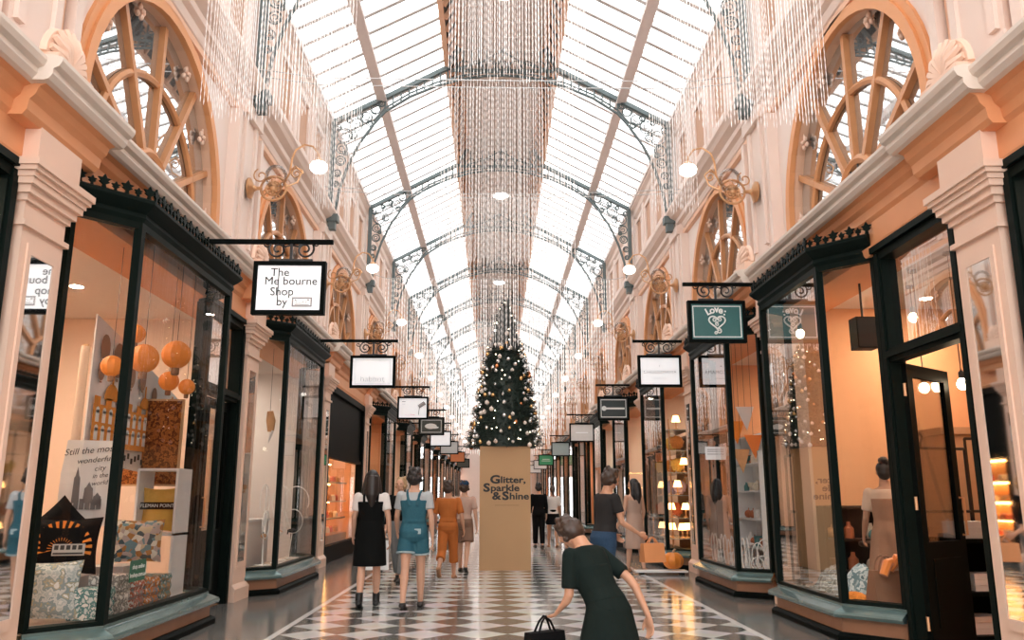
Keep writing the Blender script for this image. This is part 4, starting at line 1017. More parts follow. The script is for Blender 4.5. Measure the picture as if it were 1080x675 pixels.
for i in range(5):
    y = 7.55 + i * .33; o = thing('folded_towels', 'stack of folded printed towels, %s along the window sill' % ORD[i], 'towels', (-3.48, y, .336), .08 * (i % 3 - 1), 'folded towels along the sill')
    z = 0
    for k in range(3 if i != 1 else 4):
        h_ = .07 + .012 * ((i + k) % 3); m = MB(); c_ = [(-.13, z), (.12, z), (.135, z + h_ / 2), (.12, z + h_), (-.13, z + h_)]
        m.prism([(a, -.14, b) for a, b in c_], (0, .28, 0)); q = m.build('towel', pattern_mat('towel_print_%d' % i, tw[i], 26, 'noise') if 'towel_print_%d' % i not in MATS else MATS['towel_print_%d' % i], o); z += h_ + .002
o = thing('window_sticker', 'small green sign with white lettering on the souvenir window glass', 'sign', (-3.168, 7.70, .72), 0)
m = MB(); m.box((-.004, -.16, -.09), (.004, .16, .09)); m.build('panel', mat('bottle_green', (.01, .10, .055), .4), o)
for b, z in (('shop online', .035), ('lmshop.com.au', -.035)): text(b, .055, M_PALE, o, (.006, 0, z), (PI / 2, 0, PI / 2), .0005)
# back of the souvenir shop
lc = (-5.0, 9.0, 0); shelf_unit((-5.3, 7.9, 0), PI * .5, 2.2, 2.0, 4, 'timber shelves of tan bags at the back of the souvenir shop'); stock((-5.3, 7.9, 0), PI * .5, 2.2, 2.0, 4, 'at the back of the souvenir shop', (0, 1, 4), .3)
M_BAG = mat('tan_leather', (.62, .33, .15), .5, var=.2)
def handbag(label, loc, rz, w, h, d, mt, name='tote_bag', hl=None):
    o = thing(name, label, 'bag', loc, rz); m = MB(); rg = []
    for i in range(6):
        f = i / 5; ww, dd = w / 2 * (1 - .12 * f), d / 2 * (1 - .65 * f); rg.append([(-ww, -dd, h * f), (ww, -dd, h * f), (ww * 1.02, 0, h * f), (ww, dd, h * f), (-ww, dd, h * f), (-ww * 1.02, 0, h * f)])
    m.loft(rg); m.build('body', mt, o)
    for q in (-1, 1): m = MB(); m.tube([(w * .25 * math.cos(PI * k / 8), q * d * .17, h - .02 + (hl or h * .6) * math.sin(PI * k / 8)) for k in range(9)], .008, 5); m.build('handle', mt, o)
    return o
handbag('open-topped cream bag on the bag shelf corner of the souvenir shop', (-4.55, 8.6, .335), .2, .36, .42, .16, M_CLOTHW)
handbag('tan bag standing low behind the leaf cushion', (-4.52, 7.85, .335), .2, .34, .44, .16, M_BAG)
o = thing('picture_board', 'brown speckled cork board at the far back of the souvenir window', 'board', (-3.95, 9.66, 1.5), 0)
m = MB(); m.box((-.32, -.012, .0), (.32, .012, .95)); m.build('cork', pattern_mat('speckled_cork', ['7A4522', '5A3018', 'A0622F', '8A5128'], 30, 'noise'), o)
m = MB()
for a, b, c, d in ((-.34, .34, -.02, 0), (-.34, .34, .95, .97), (-.34, -.32, 0, .95), (.32, .34, 0, .95)): m.box((a, -.02, c), (b, .02, d))
m.build('frame', M_KRAFT, o)
# ================================================================== pale shop (left, second)
o = thing('shop_counter', 'long white counter inside the pale shop on the left', 'counter', (-4.45, 13.9, 0))
m = MB(); m.box((-.35, -1.6, 0), (.35, 1.6, .95)); m.build('body', M_WHITEWALL, o); m = MB(); m.box((-.38, -1.63, .95), (.38, 1.63, .99)); m.build('top', M_WHITE, o)
M_WIRE = mat('white_wire', (.85, .83, .8), .3)
for i, (px_, py_, Y) in enumerate(((270, 520, 12.9), (283, 500, 13.2), (296, 512, 13.4), (312, 500, 14.2), (325, 515, 14.6))):
    p = at(px_, py_, Y); p.x = -3.45 - .12 * (i % 2); Y = 12.75 + .5 * i; o = thing('wire_hoop_stand', 'looped white wire shoe stand, %s in the pale window' % ORD[i], 'stand', (p.x, Y, .335), .3 * i)
    m = MB(); m.ring((0, 0, .95), .26, .010, 'x', 20, 5, -.6, PI + .4); m.ring((.02, .06, .62), .2, .009, 'x', 18, 5); m.tube([(0, .1, 0), (0, .05, .4), (0, .22, .8)], .009, 5); m.build('loop', M_WIRE, o); m = MB(); m.lathe([(.12, 0), (.12, .012), (.02, .02)], n=14); m.build('base', M_WIRE, o, True)
    m = MB(); m.ell((.0, .05, .46), (.04, .10, .035), 10, 6); m.tube([(0, .13, .46), (0, .14, .40)], .012, 6); m.build('shoe', (M_BAG, M_BLACKCLOTH, M_CLOTHW)[i % 3], o, True)
p = at(283, 430, 13.4); o = thing('hanging_shoe', 'cream and tan heeled shoe hanging by a thread in the pale window', 'shoe', (-3.6, 13.3, 2.5)); m = MB(); m.tube([(0, 0, .2), (.02, 0, .05), (.02, .02, -.12)], [.05, .075, .05], 10); m.build('upper', M_BAG, o, True); m = MB(); m.tube([(.05, 0, -.1), (0, 0, -.3)], [.03, .008], 6); m.build('heel', M_CLOTHW, o); m = MB(); m.tube([(0, 0, .2), (0, 0, 1.35)], .003, 4); m.build('cord', M_IRON, o)
# ================================================================== gown shop (right, first)
M_RAIL = mat('dark_bronze_rail', (.022, .014, .010), .4, .4)
def rail_frame(label, loc, rz, w, z0, z1):
    o = thing('garment_frame', label, 'garment rail', loc, rz)
    m = MB()
    for x in (-w / 2, w / 2): m.tube([(x, 0, 0), (x, 0, z1)], .017, 6)
    m.build('upright', M_RAIL, o); m = MB()
    for z in (z0, z1): m.tube([(-w / 2, 0, z), (w / 2, 0, z)], .016, 6)
    m.build('rail', M_RAIL, o); m = MB(); 
    for x in (-w * .22, w * .24): m.tube([(x, 0, z1), (x, 0, z1 + .06), (x + .03, 0, z1 + .12), (x, 0, z1 + .17), (x - .03, 0, z1 + .13)], .013, 5)
    m.build('hook', M_RAIL, o); return o
rail_frame('narrow bronze garment rail by the front glass of the gown window', (3.50, 9.86, .34), 1.45, .5, .85, 1.5)
rail_frame('bronze garment rail crossing behind the corner post of the gown window', (4.85, 9.12, .004), .25, .8, 1.2, 1.88)
rail_frame('tall bronze garment rail deep in the gown shop', (5.75, 9.35, .004), .1, .9, 1.2, 2.0)
# draped grey-blue cloth
def drape(name, label, loc, pts, mt, seed):
    o = thing(name, label, 'cloth', loc); rr = random.Random(seed); m = MB(); n = 26; k = 22; vs, fs = [], []
    for i in range(n + 1):
        for j in range(k + 1):
            u, v = i / n * 2 - 1, j / k * 2 - 1
            z = .0
            for (x, y, h, r) in pts: z += h * math.exp(-((u * .5 - x) ** 2 + (v * .5 - y) ** 2) / r ** 2)
            z *= (1 - max(abs(u), abs(v)) ** 6); z += .018 * math.sin(u * 17 + v * 6 + seed) * (1 - abs(u)) + .012 * math.sin(v * 23 - u * 9)
            e = 1 + .12 * math.sin(5 * math.atan2(v, u) + seed)
            vs.append((u * .27 * e, v * .30 * e, max(.004, z)))
    for i in range(n):
        for j in range(k): a = i * (k + 1) + j; fs.append((a, a + 1, a + k + 2, a + k + 1))
    m.add(vs, fs); q = m.build('cloth', mt, o, True); sm = q.modifiers.new('thickness', 'SOLIDIFY'); sm.thickness = .008; return o
M_GREYBLUE = pattern_mat('grey_blue_scarf', ['9DB0B3', 'C3CCCB', '6E8488', 'AEBBBB', '56696E'], 9, 'noise')
drape('draped_scarf', 'heaped grey-blue scarf on the sill of the gown window', (3.77, 9.50, .336), [(.08, .1, .25, .22), (-.15, -.2, .13, .2), (.25, -.15, .12, .14), (-.1, .25, .1, .15)], M_GREYBLUE, 3)
drape('draped_scarf', 'pale scarf over a stand just behind the gown window corner post', (3.86, 8.84, .336), [(-.05, .05, .30, .24), (.2, -.2, .16, .18), (-.2, .2, .12, .16)], M_GREYBLUE, 8)
M_TAN = mat('tan_suede', (.22, .10, .05), .75, var=.2)
handbag('brown suede bag tied with orange scarf at the gown window corner', (3.82, 8.36, .336), .2, .34, .32, .20, M_TAN, 'suede_bag', .16)
o = thing('orange_scarf', 'bright orange scarf draped over the brown suede bag', 'scarf', (3.9, 8.27, .68)); m = MB(); rr = random.Random(4)
m.tube([(-.06, .0, -.02), (.0, -.03, .09), (.10, -.07, .07), (.14, -.10, -.08), (.13, -.10, -.26), (.15, -.11, -.33)], [.03, .055, .06, .05, .045, .02], 9); m.build('cloth', mat('orange_silk', (.78, .22, .03), .5, sheen=.3), o, True); m = MB(); m.tube([(.0, .0, .08), (-.10, -.04, .05), (-.16, -.06, -.06)], [.03, .05, .04], 8); m.build('knot', mat('orange_silk', (.78, .22, .03)), o, True)
def flower(label, loc, r, mt, seed):
    o = thing('fabric_flower', label, 'flower', loc); rr = random.Random(seed); m = MB()
    for i in range(46):
        a = i * 2.399; f = (i + .5) / 46; q = r * math.sqrt(f); zz = r * .75 * math.sqrt(max(0, 1 - f * .9)); c = Vector((q * math.cos(a), q * math.sin(a), zz)); d = Vector((math.cos(a) * f, math.sin(a) * f, 1 - f * .6)).normalized()
        m.ell(tuple(c), (r * .2, r * .2, r * .09), 7, 4, d.to_track_quat('Z', 'Y').to_matrix())
    m.build('petals', mt, o, True); m = MB(); m.ell((0, 0, r * .35), (r * .75, r * .75, r * .42), 12, 7); m.build('core', mt, o, True); return o
flower('ruffled orange fabric flower beside the suede bag', (3.56, 8.5, .336), .13, M_ORNG, 2)
o = thing('loudspeaker', 'black box loudspeaker hung from the gown shop ceiling', 'speaker', at(911, 352, 9.2)); m = MB(); m.prism([(-.12, -.10, -.18), (.12, -.10, -.18), (.12, -.10, .18), (-.12, -.10, .18)], (0, .2, 0)); m.build('cabinet', M_BLACK, o); m = MB(); m.box((-.105, -.108, -.165), (.105, -.1, .165)); m.build('grille', mat('speaker_grille', (.03, .03, .03), .8), o); m = MB(); m.tube([(0, 0, .18), (0, 0, 3.86 - o.location.z)], .014, 6); m.build('bracket', M_IRON, o)
for i, (px_, py_, Y) in enumerate(((975, 409, 8.9), (1015, 405, 8.2), (968, 318, 9.8), (1000, 330, 9.9))):
    p = at(px_, py_, Y)
    if i == 2: p = at(963, 335, 9.6)
    if i == 3: p = at(844, 352, 10.2)
    o = thing('pendant_bulb', 'bare glowing bulb on a black cord, %s in the gown shop' % ORD[i], 'pendant lamp', p, 0, 'bare bulbs in the gown shop')
    m = MB(); m.ell((0, 0, 0), (.05, .05, .06), 14, 9); m.build('bulb', mat('bulb_glow', (1, .9, .7), .4, emit=(1, .78, .5), es=40.), o, True); m = MB(); m.lathe([(.02, .05), (.028, .06), (.028, .12), (.01, .14)], n=10); m.build('socket', M_IRON, o); m = MB(); m.tube([(0, 0, .13), (0, 0, 3.86 - p.z)], .006, 5); m.build('cord', M_IRON, o); m = MB(); m.lathe([(.05, 3.83 - p.z), (.05, 3.86 - p.z)], n=12); m.build('canopy', M_IRON, o)
o = thing('wardrobe', 'tall brown timber wardrobe at the back of the gown shop', 'wardrobe', (6.0, 10.2, 0), 0.0); m = MB(); m.box((-.6, -.3, 0), (.6, .3, 2.1)); m.build('body', M_SHELF, o); m = MB(); m.box((-.65, -.34, 2.1), (.65, .34, 2.18)); m.build('cornice', M_SHELF, o)
for x in (-.57, .02): m = MB(); m.box((x, -.325, .1), (x + .55, -.3, 2.02)); d = m.build('door', M_SHELF, o); m = MB(); m.ell((x + (.5 if x < 0 else .05), -.34, 1.05), .022, 8, 6); m.build('knob', M_GOLD, d)
o = thing('shop_counter', 'dark open-shelved counter seen through the ajar door', 'counter', (5.3, 8.6, 0), .1)
m = MB()
for z in (0.02, .42, .92): m.box((-.8, -.28, z), (.8, .28, z + .035))
m.build('shelf', M_BLACK, o)
for x in (-.8, -.02, .77): m = MB(); m.box((x, -.28, .055), (x + .035, .28, .92)); m.build('side_panel', M_BLACK, o)
m = MB(); m.box((-.8, .26, .05), (.8, .28, .92)); m.build('back_panel', M_BLACK, o)
gl = ['stack of pale folded cloth', 'pile of grey folded cloth']
for i, (x, z) in enumerate(((-.45, .455), (.35, .455), (-.5, .055), (.22, .055), (.58, .055), (-.55, .955), (.12, .955), (.56, .955))):
    q = Matrix.Rotation(.1, 3, 'Z') @ Vector((x, -.05, z)); o = thing('folded_cloth', '%s, %s in the dark counter by the ajar door' % (gl[i % 2], ORD[i]), 'folded cloth', (5.3 + q.x, 8.6 + q.y, q.z + .001), .1, 'cloth in the dark counter')
    for k in range(3): m = MB(); m.prism([(-.17, -.14, k * .055), (.16, -.14, k * .055), (.175, -.14, k * .055 + .026), (.16, -.14, k * .055 + .052), (-.17, -.14, k * .055 + .052)], (0, .27, 0)); m.build('fold', (M_CLOTHW, riser)[i % 2], o)
o = thing('easel', 'timber easel leaning behind the counter of the gown shop', 'easel', (6.5, 8.3, 0)); m = MB()
for a, b in (((-.3, 0, 0), (0, .1, 2.3)), ((.3, 0, 0), (0, .1, 2.3)), ((0, .5, 0), (0, .1, 2.25))): mm = MB(); mm.bar(a, b, .05, .03); mm.build('leg', M_SHELF, o)
m.bar((-.25, 0, .9), (.25, 0, .9), .06, .04); m.build('ledge', M_SHELF, o)
# ================================================================== window of white hoops (right, second)
for i in range(17):
    if i < 11: y = 12.1 + i * .19; h_ = 3.42; rz = 0
    else: y = 12.0 - (i - 11) * .045; h_ = 3.46 + (i - 11) * .07; rz = 1.2
    o = thing('hoop_ornament', 'looped white cane hoop at the foot of the window, %s from its far end' % ORD[16 - i] if i < 17 else '', 'hoop', (X0 + h_ + .05, y, .336), rz, 'white hoops along the window foot')
    q = R.uniform(.9, 1.15); m = MB(); m.tube([(0, .085 * q * math.sin(2 * PI * k / 20), (.20 - .19 * math.cos(2 * PI * k / 20)) * q + .008) for k in range(20)], .009, 5, True); m.build('loop', M_WIRE, o, True); m = MB(); m.ring((.02, .02, .11 * q), .085 * q, .008, 'x', 16, 5); m.build('small_loop', M_WIRE, o, True)
shelf_unit((4.65, 13.85, 0), -PI / 2, 2.4, 2.4, 5, 'white shelves of small goods behind the window of white hoops', M_WHITE); stock((4.65, 13.85, 0), -PI / 2, 2.4, 2.4, 5, 'behind the white hoops', (0, 1, 2, 3, 5), .24)
shelf_unit((4.35, 12.35, .335), 0, .9, 1.7, 4, 'narrow white shelf unit just inside the canted pane', M_WHITE); stock((4.35, 12.35, .335), 0, .9, 1.7, 4, 'just inside the canted pane', (0, 2, 4, 5), .2)
for i, (px_, py_, Y) in enumerate(((786, 440, 12.6), (776, 455, 12.9), (795, 470, 12.5), (782, 485, 12.7))):
    p = at(px_, py_, Y); o = thing('fabric_pennant', 'pointed %s cloth pennant hanging in the window of white hoops' % ('cream', 'rust', 'orange', 'tan')[i], 'pennant', p); m = MB(); m.prism([(-.14, 0, .16), (.14, 0, .16), (.02, 0, -.2)], (0, .012, 0)); m.build('cloth', (M_CLOTHW, M_ORNG, mat('orange_silk', (.78, .22, .03)), M_BAG)[i], o); m = MB(); m.tube([(0, .006, .16), (0, .006, 3.86 - p.z)], .003, 4); m.build('cord', M_IRON, o)
o = thing('notice_card', 'white notice card fixed inside the window of white hoops', 'card', at(752, 478, 12.9)); m = MB(); m.box((-.12, -.005, -.10), (.12, .005, .10)); m.build('card', M_WHITE, o); m = MB()
for z in (.05, .02, -.02): m.box((-.09, -.007, z), (.07, -.005, z + .012))
m.build('writing_lines', M_GREYINK, o)
# ================================================================== lamp and flower window (right, third)
shelf_unit((4.5, 18.1, .0), -PI / 2, 2.3, 2.7, 5, 'crowded shelves of the lamp and flower window'); stock((4.5, 18.1, 0), -PI / 2, 2.3, 2.7, 5, 'in the lamp and flower window', (0, 1, 2, 0), .2)
LV = (.55, .95, 1.40, 1.85, 2.30, 2.72)
o = thing('display_stand', 'open brass stand of glass shelves in the flower window', 'stand', (3.78, 18.0, .335))
for x in (-.22, .22):
    for y in (-1.02, 1.02): m = MB(); m.tube([(x, y, 0), (x, y, 2.6)], .012, 6); m.build('upright', M_GOLD, o)
for z in LV: m = MB(); m.box((-.25, -1.06, z - .335 - .012), (.25, 1.06, z - .335)); m.build('shelf', mat('greenish_glass_shelf', (.55, .60, .56), .1), o)
M_GLOWS = mat('amber_shade', (1, .6, .25), .5, emit=(1, .52, .18), es=7.)
for i, (x, Y, l) in enumerate(((3.72, 17.1, 2), (3.86, 17.05, 3), (3.62, 17.3, 1), (3.78, 17.08, 0), (3.93, 17.3, 0), (3.64, 17.4, 0), (3.62, 18.3, 0), (3.62, 18.2, 2), (3.74, 17.1, 5), (3.86, 17.06, 1))):
    o = thing('table_lamp', 'small glowing amber lamp in the flower window, %s of ten' % ORD[i], 'lamp', (x, Y, LV[l] + .165), 0, 'amber lamps in the flower window')
    m = MB(); m.lathe([(.09, 0), (.055, .13), (.05, .13)], n=12); m.build('lamp_shade', M_GLOWS, o, True); m = MB(); m.lathe([(.05, -.16), (.05, -.145), (.012, -.13), (.012, .06)], n=10); m.build('base', M_GOLD, o, True)
FL = [mat('petal_orange', (.75, .26, .05), .7, var=.3, scale=30), mat('petal_lilac', (.50, .38, .48), .7, var=.3, scale=30), mat('petal_yellow', (.78, .46, .10), .7, var=.3, scale=30), mat('petal_rust', (.5, .12, .05), .7, var=.3, scale=30)]
for i, (x, Y, l, c) in enumerate(((3.74, 17.15, 4, 0), (3.72, 17.5, 4, 2), (3.78, 17.85, 4, 0), (3.82, 17.4, 2, 1), (3.72, 17.75, 2, 1), (3.80, 17.45, 3, 2), (3.76, 17.8, 3, 0), (3.80, 17.7, 1, 3), (3.70, 18.7, 1, 3), (3.7, 18.6, 3, 2))):
    f = flower('round %s bloom, %s in the crowded flower window' % (('orange', 'lilac', 'yellow', 'rust')[c], ORD[i]), (x, Y, LV[l] + .155), .145, FL[c], i); f.rotation_euler = (PI / 2.5, 0, 0); f['group'] = 'blooms in the flower window'
# pumpkin on the floor outside
o = thing('pumpkin', 'orange ribbed pumpkin on the floor before the flower window', 'pumpkin', (3.24, 15.52, .07)); m = MB(); vs, fs = [], []; n = 40
for i in range(13):
    ph = PI * i / 12
    for k in range(n): t = 2 * PI * k / n; q = .19 * (1 - .10 * abs(math.cos(5 * t))) * math.sin(ph); vs.append((q * math.cos(t), q * math.sin(t), .165 - .16 * math.cos(ph) * (1 - .15 * (math.sin(ph) < .4))))
for i in range(12):
    for k in range(n): fs.append((i * n + k, i * n + (k + 1) % n, (i + 1) * n + (k + 1) % n, (i + 1) * n + k))
m.add(vs, fs); m.build('body', mat('pumpkin_skin', (.78, .24, .03), .5, var=.12), o, True); m = MB(); m.tube([(0, 0, .29), (.02, 0, .34), (.05, 0, .37)], [.03, .02, .016], 7); m.build('stem', M_SHELF, o, True)
o = thing('low_board', 'low pale board under the pumpkin', 'board', (3.05, 15.5, 0)); m = MB(); m.box((-.52, -.16, .04), (.42, .16, .068)); m.build('top', M_WHITE, o)
for x in (-.42, .3): m = MB(); m.box((x, -.12, 0), (x + .06, .12, .04)); m.build('foot', M_BLACK, o)

o = thing('display_table', 'dark round-topped table with small goods behind the grey-blue scarves', 'table', (4.80, 10.0, .0), 0)
m = MB(); m.lathe([(.45, .78), (.47, .80), (.47, .83), (.44, .84)], n=24); m.build('top', M_RAIL, o, True); m = MB(); m.lathe([(.28, 0), (.26, .04), (.06, .10), (.05, .7), (.2, .78)], n=16); m.build('pedestal', M_RAIL, o, True)
for i in range(7):
    a = i * .9; k, c = (0, 1, 3, 2)[i % 4], (0, 1, 4, 3)[i % 4]; g = bpy.data.objects.new(GK[k][0], good(k, c)); C.objects.link(g); g.location = (4.80 + .28 * math.cos(a), 10.0 + .28 * math.sin(a), .841); tag(g, '%s %s on the dark round table, %s clockwise' % (CN[c], GK[k][0].replace('_', ' '), ORD[i]), GK[k][1], 'goods on the dark round table')
shelf_unit((4.7, 10.81, 0), 0, 1.2, 1.25, 3, 'low dark shelf unit behind the round table of the gown shop', M_RAIL); stock((4.7, 10.81, 0), 0, 1.2, 1.25, 3, 'behind the dark round table', (0, 1, 4, 2), .24)
# ================================================================== people
SKIN = mat('skin', (.60, .34, .23), .5, var=.06); SKIN2 = mat('skin_warm', (.50, .26, .16), .5, var=.06)
HAIRD = mat('dark_hair', (.013, .009, .008), .45, var=.3, scale=40); HAIRB = mat('brown_hair', (.038, .019, .011), .45, var=.3, scale=40); HAIRF = mat('fair_hair', (.42, .27, .14), .5, var=.3, scale=40)
def capsule(m, pts, rs, n=10):
    m.tube(pts, rs, n)
    m.ell(pts[0], rs[0], n, 6); m.ell(pts[-1], rs[-1], n, 6)
    for p, r in zip(pts[1:-1], rs[1:-1]): m.ell(p, r * .995, n, 6)
def ering(c, rx, ry, n=20, pw=2.4):
    o = []
    for k in range(n):
        t = 2 * PI * k / n; a, b = math.cos(t), math.sin(t)
        o.append((c[0] + rx * math.copysign(abs(a) ** (2 / pw), a), c[1] + ry * math.copysign(abs(b) ** (2 / pw), b), c[2]))
    return o
def lerp(a, b, t): return Vector(a) * (1 - t) + Vector(b) * t
class Figure:
    """1.70 m figure facing +y; lean bends the trunk forward; swing/bend of limbs in degrees"""
    def __init__(s, name, label, loc, rz, height, skin, lean=0, turn=0, nod=0, legL=(10, 0), legR=(-10, 15), armL=(0, 10, 8), armR=(0, 10, 8), voxel=.0085, slim=1., fist=False):
        s.k = height / 1.70; s.skin = skin; s.lean = math.radians(lean); s.vox = voxel; s.slim = slim; s.nod = math.radians(nod); s.turn = math.radians(turn)
        s.root = thing(name, label, 'person', loc, rz); s.root.scale = (s.k,) * 3
        s.hip = Vector((0, 0, .90))
        s.hy = 0
        J = s.J = {}
        low = 1e9
        for nm, sx, (sw, bd) in (('L', -1, legL), ('R', 1, legR)):
            a = math.radians(sw); b = a - math.radians(bd)
            h = Vector((sx * .085, 0, .88)); kn = h + Vector((sx * .005, .43 * math.sin(a), -.43 * math.cos(a))); an = kn + Vector((0, .40 * math.sin(b), -.40 * math.cos(b)))
            J['hip' + nm], J['kn' + nm], J['an' + nm] = h, kn, an; J['fp' + nm] = min(0, b * .9); low = min(low, an.z - .075)
        s.dz = -low
        for nm, sx, (sw, bd, out) in (('L', -1, armL), ('R', 1, armR)):
            a = math.radians(sw); b = a + math.radians(bd); q = math.radians(out)
            sh = Vector((sx * .175, 0, 1.375)); el = sh + Vector((sx * .28 * math.sin(q), .28 * math.sin(a), -.28 * math.cos(a) * math.cos(q))); wr = el + Vector((sx * .10 * math.sin(q), .25 * math.sin(b), -.25 * math.cos(b)))
            J['sh' + nm], J['el' + nm], J['wr' + nm] = sh, el, wr
        s.body()
    def T(s, p, upper=True):
        p = Vector(p)
        if upper and s.lean:
            f = min(1, max(0, (p.z - .85) / .25)); a = s.lean * f; d = p - s.hip; c, q = math.cos(a), math.sin(a); p = s.hip + Vector((d.x, d.y * c + d.z * q, -d.y * q + d.z * c))
        return (p.x, p.y, p.z + s.dz)
    def head_T(s, p):
        p = Vector(p); c0 = Vector((0, .0, 1.50)); d = p - c0
        d = Matrix.Rotation(s.turn, 3, 'Z') @ (Matrix.Rotation(-s.nod, 3, 'X') @ d); return s.T(c0 + d)
    def fix(s, m, i0, fn):
        for i in range(i0, len(m.v)): m.v[i] = fn(m.v[i])
    TOR = [(.80, .10, .09, 0), (.86, .155, .115, -.01), (.93, .165, .12, -.012), (1.0, .15, .105, -.002), (1.08, .132, .095, .005), (1.16, .142, .10, .008), (1.25, .158, .112, .012), (1.32, .170, .105, .006), (1.38, .168, .085, -.004), (1.42, .12, .065, -.008), (1.45, .065, .058, -.006), (1.52, .053, .056, .006)]
    def torso(s, m, e=0., z0=0, z1=9):
        i0 = len(m.v); m.loft([ering((0, dy, z), (rx + e) * s.slim, ry + e) for z, rx, ry, dy in s.TOR if z0 <= z <= z1]); s.fix(m, i0, s.T)
    def body(s):
        m = MB(); J = s.J; s.torso(m)
        for nm, sx in (('L', -1), ('R', 1)):
            h, k, a = J['hip' + nm], J['kn' + nm], J['an' + nm]; i0 = len(m.v)
            capsule(m, [h, lerp(h, k, .35), lerp(h, k, .75), k, lerp(k, a, .3), lerp(k, a, .7), a], [.088, .082, .06, .052, .055, .040, .034])
            f = J['fp' + nm]; R3 = Matrix.Rotation(f, 3, 'X')
            for off, r in (((0, -.03, -.045), (.034, .04, .03)), ((0, .04, -.045), (.036, .07, .03)), ((0, .11, -.055), (.042, .06, .022))): m.ell(a + R3 @ Vector(off), r, 10, 6, R3)
            s.fix(m, i0, lambda p: s.T(p, False))
            sh, el, wr = J['sh' + nm], J['el' + nm], J['wr' + nm]; i0 = len(m.v)
            capsule(m, [sh, lerp(sh, el, .4), el, lerp(el, wr, .3), wr], [.05, .044, .036, .036, .023])
            # hand: palm, four curled fingers of different lengths, thumb from the side of the palm
            d = (wr - el).normalized(); sd = Vector((-sx * 1., 0, 0)); sd = (sd - d * sd.dot(d)).normalized(); fw = d.cross(sd) * (sx)
            if fw.y < 0: fw = -fw
            pc = wr + d * .045; B = Matrix((sd, fw, d)).transposed()
            m.ell(tuple(pc), (.018, .038, .052), 10, 7, B)
            for q, ln in ((-.027, .068), (-.009, .080), (.009, .085), (.027, .076)):
                b0 = wr + d * .075 + fw * q; p1 = b0 + d * ln * .45 + sd * .006; p2 = p1 + d * ln * .32 + sd * .018; p3 = p2 + d * ln * .15 + sd * .022
                capsule(m, [b0, p1, p2, p3], [.0105, .010, .009, .008], 7)
            t0 = wr + d * .03 + fw * .030; capsule(m, [t0, t0 + d * .03 + fw * .022 + sd * .01, t0 + d * .062 + fw * .026 + sd * .02], [.014, .012, .009], 7)
            s.fix(m, i0, s.T); J['hand' + nm] = Vector(s.T(wr + d * .11))
        i0 = len(m.v)                       # head with brow, nose, mouth, chin, ears
        m.ell((0, .008, 1.625), (.074, .095, .098), 18, 12); m.ell((0, .03, 1.565), (.056, .062, .062), 14, 9); m.ell((0, .072, 1.532), (.024, .02, .018), 8, 6)
        m.tube([(0, .098, 1.622), (0, .117, 1.590)], [.009, .015], 8); m.ell((0, .112, 1.588), (.017, .014, .011), 8, 6)
        for sx in (-1, 1): m.ell((sx * .032, .086, 1.637), (.024, .014, .009), 8, 5); m.ell((sx * .076, -.002, 1.605), (.010, .020, .032), 8, 6); m.ell((sx * .035, .07, 1.585), (.02, .02, .018), 8, 5)
        m.ell((0, .088, 1.556), (.025, .012, .007), 8, 5); m.ell((0, .085, 1.545), (.02, .012, .007), 8, 5)
        s.fix(m, i0, s.head_T)
        b = s.mod(m.build('body', s.skin, s.root, True, merge=False))
        e = MB()
        for sx in (-1, 1): e.ell((sx * .030, .0905, 1.622), (.0125, .008, .0075), 8, 6)
        s.fix(e, 0, s.head_T); e.build('eyes', mat('eye_dark', (.03, .02, .015), .2), s.root, True)
    def mod(s, o, v=None):
        r = o.modifiers.new('skin_over', 'REMESH'); r.mode = 'VOXEL'; r.voxel_size = v or s.vox; r.use_smooth_shade = True
        k = o.modifiers.new('soften', 'SMOOTH'); k.factor = .5; k.iterations = 3; return o
    def cloth(s, name, mt, fn, v=.010):
        m = MB(); fn(m); return s.mod(m.build(name, mt, s.root, True, merge=False), v)
    def top(s, mt, name='t_shirt', z0=.92, sleeve=.55, e=.012, neck=1.43):
        def f(m):
            s.torso(m, e, z0, neck)
            for nm in 'LR':
                sh, el, wr = s.J['sh' + nm], s.J['el' + nm], s.J['wr' + nm]; i0 = len(m.v)
                if sleeve <= 1: pts = [sh, lerp(sh, el, sleeve * .5), lerp(sh, el, sleeve)]; rs = [.064, .062, .062]
                else: pts = [sh, el, lerp(el, wr, sleeve - 1)]; rs = [.064, .052, .044]
                m.tube(pts, rs, 12); m.ell(pts[0], rs[0], 12, 7); s.fix(m, i0, s.T)
        return s.cloth(name, mt, f)
    def skirt(s, mt, rings, name='dress', bodice=None, e=.016):
        def f(m):
            if bodice: s.torso(m, e, *bodice)
            i0 = len(m.v); n = 28; L = []
            for z, rx, ry, fl in rings:
                r_ = ering((0, 0, z), rx, ry, n, 2.1); L.append([(p[0] * (1 + fl * math.sin(7 * 2 * PI * k / n)), p[1] * (1 + fl * math.sin(7 * 2 * PI * k / n)), p[2]) for k, p in enumerate(r_)])
            m.loft(L); s.fix(m, i0, lambda p: s.T(p, p[2] > .95))
        return s.cloth(name, mt, f)
    def legs(s, mt, f_end, name='trousers', e=.016, flare=0., waist=1.02):
        def f(m):
            s.torso(m, e, .80, waist)
            for nm in 'LR':
                h, k, a = s.J['hip' + nm], s.J['kn' + nm], s.J['an' + nm]; i0 = len(m.v)
                if f_end <= 1: pts = [h, lerp(h, k, f_end * .5), lerp(h, k, f_end)]; rs = [.098 + e * .3, .094 + e * .5 + flare * .5, .088 + e + flare]
                else: pts = [h, lerp(h, k, .5), k, lerp(k, a, .4), lerp(k, a, f_end - 1)]; rs = [.10 + e * .3, .085 + e * .5, .062 + e, .060 + e + flare * .5, .050 + e + flare]
                m.tube(pts, rs, 14); m.ell(pts[0], rs[0], 14, 7); s.fix(m, i0, lambda p: s.T(p, False))
        return s.cloth(name, mt, f)
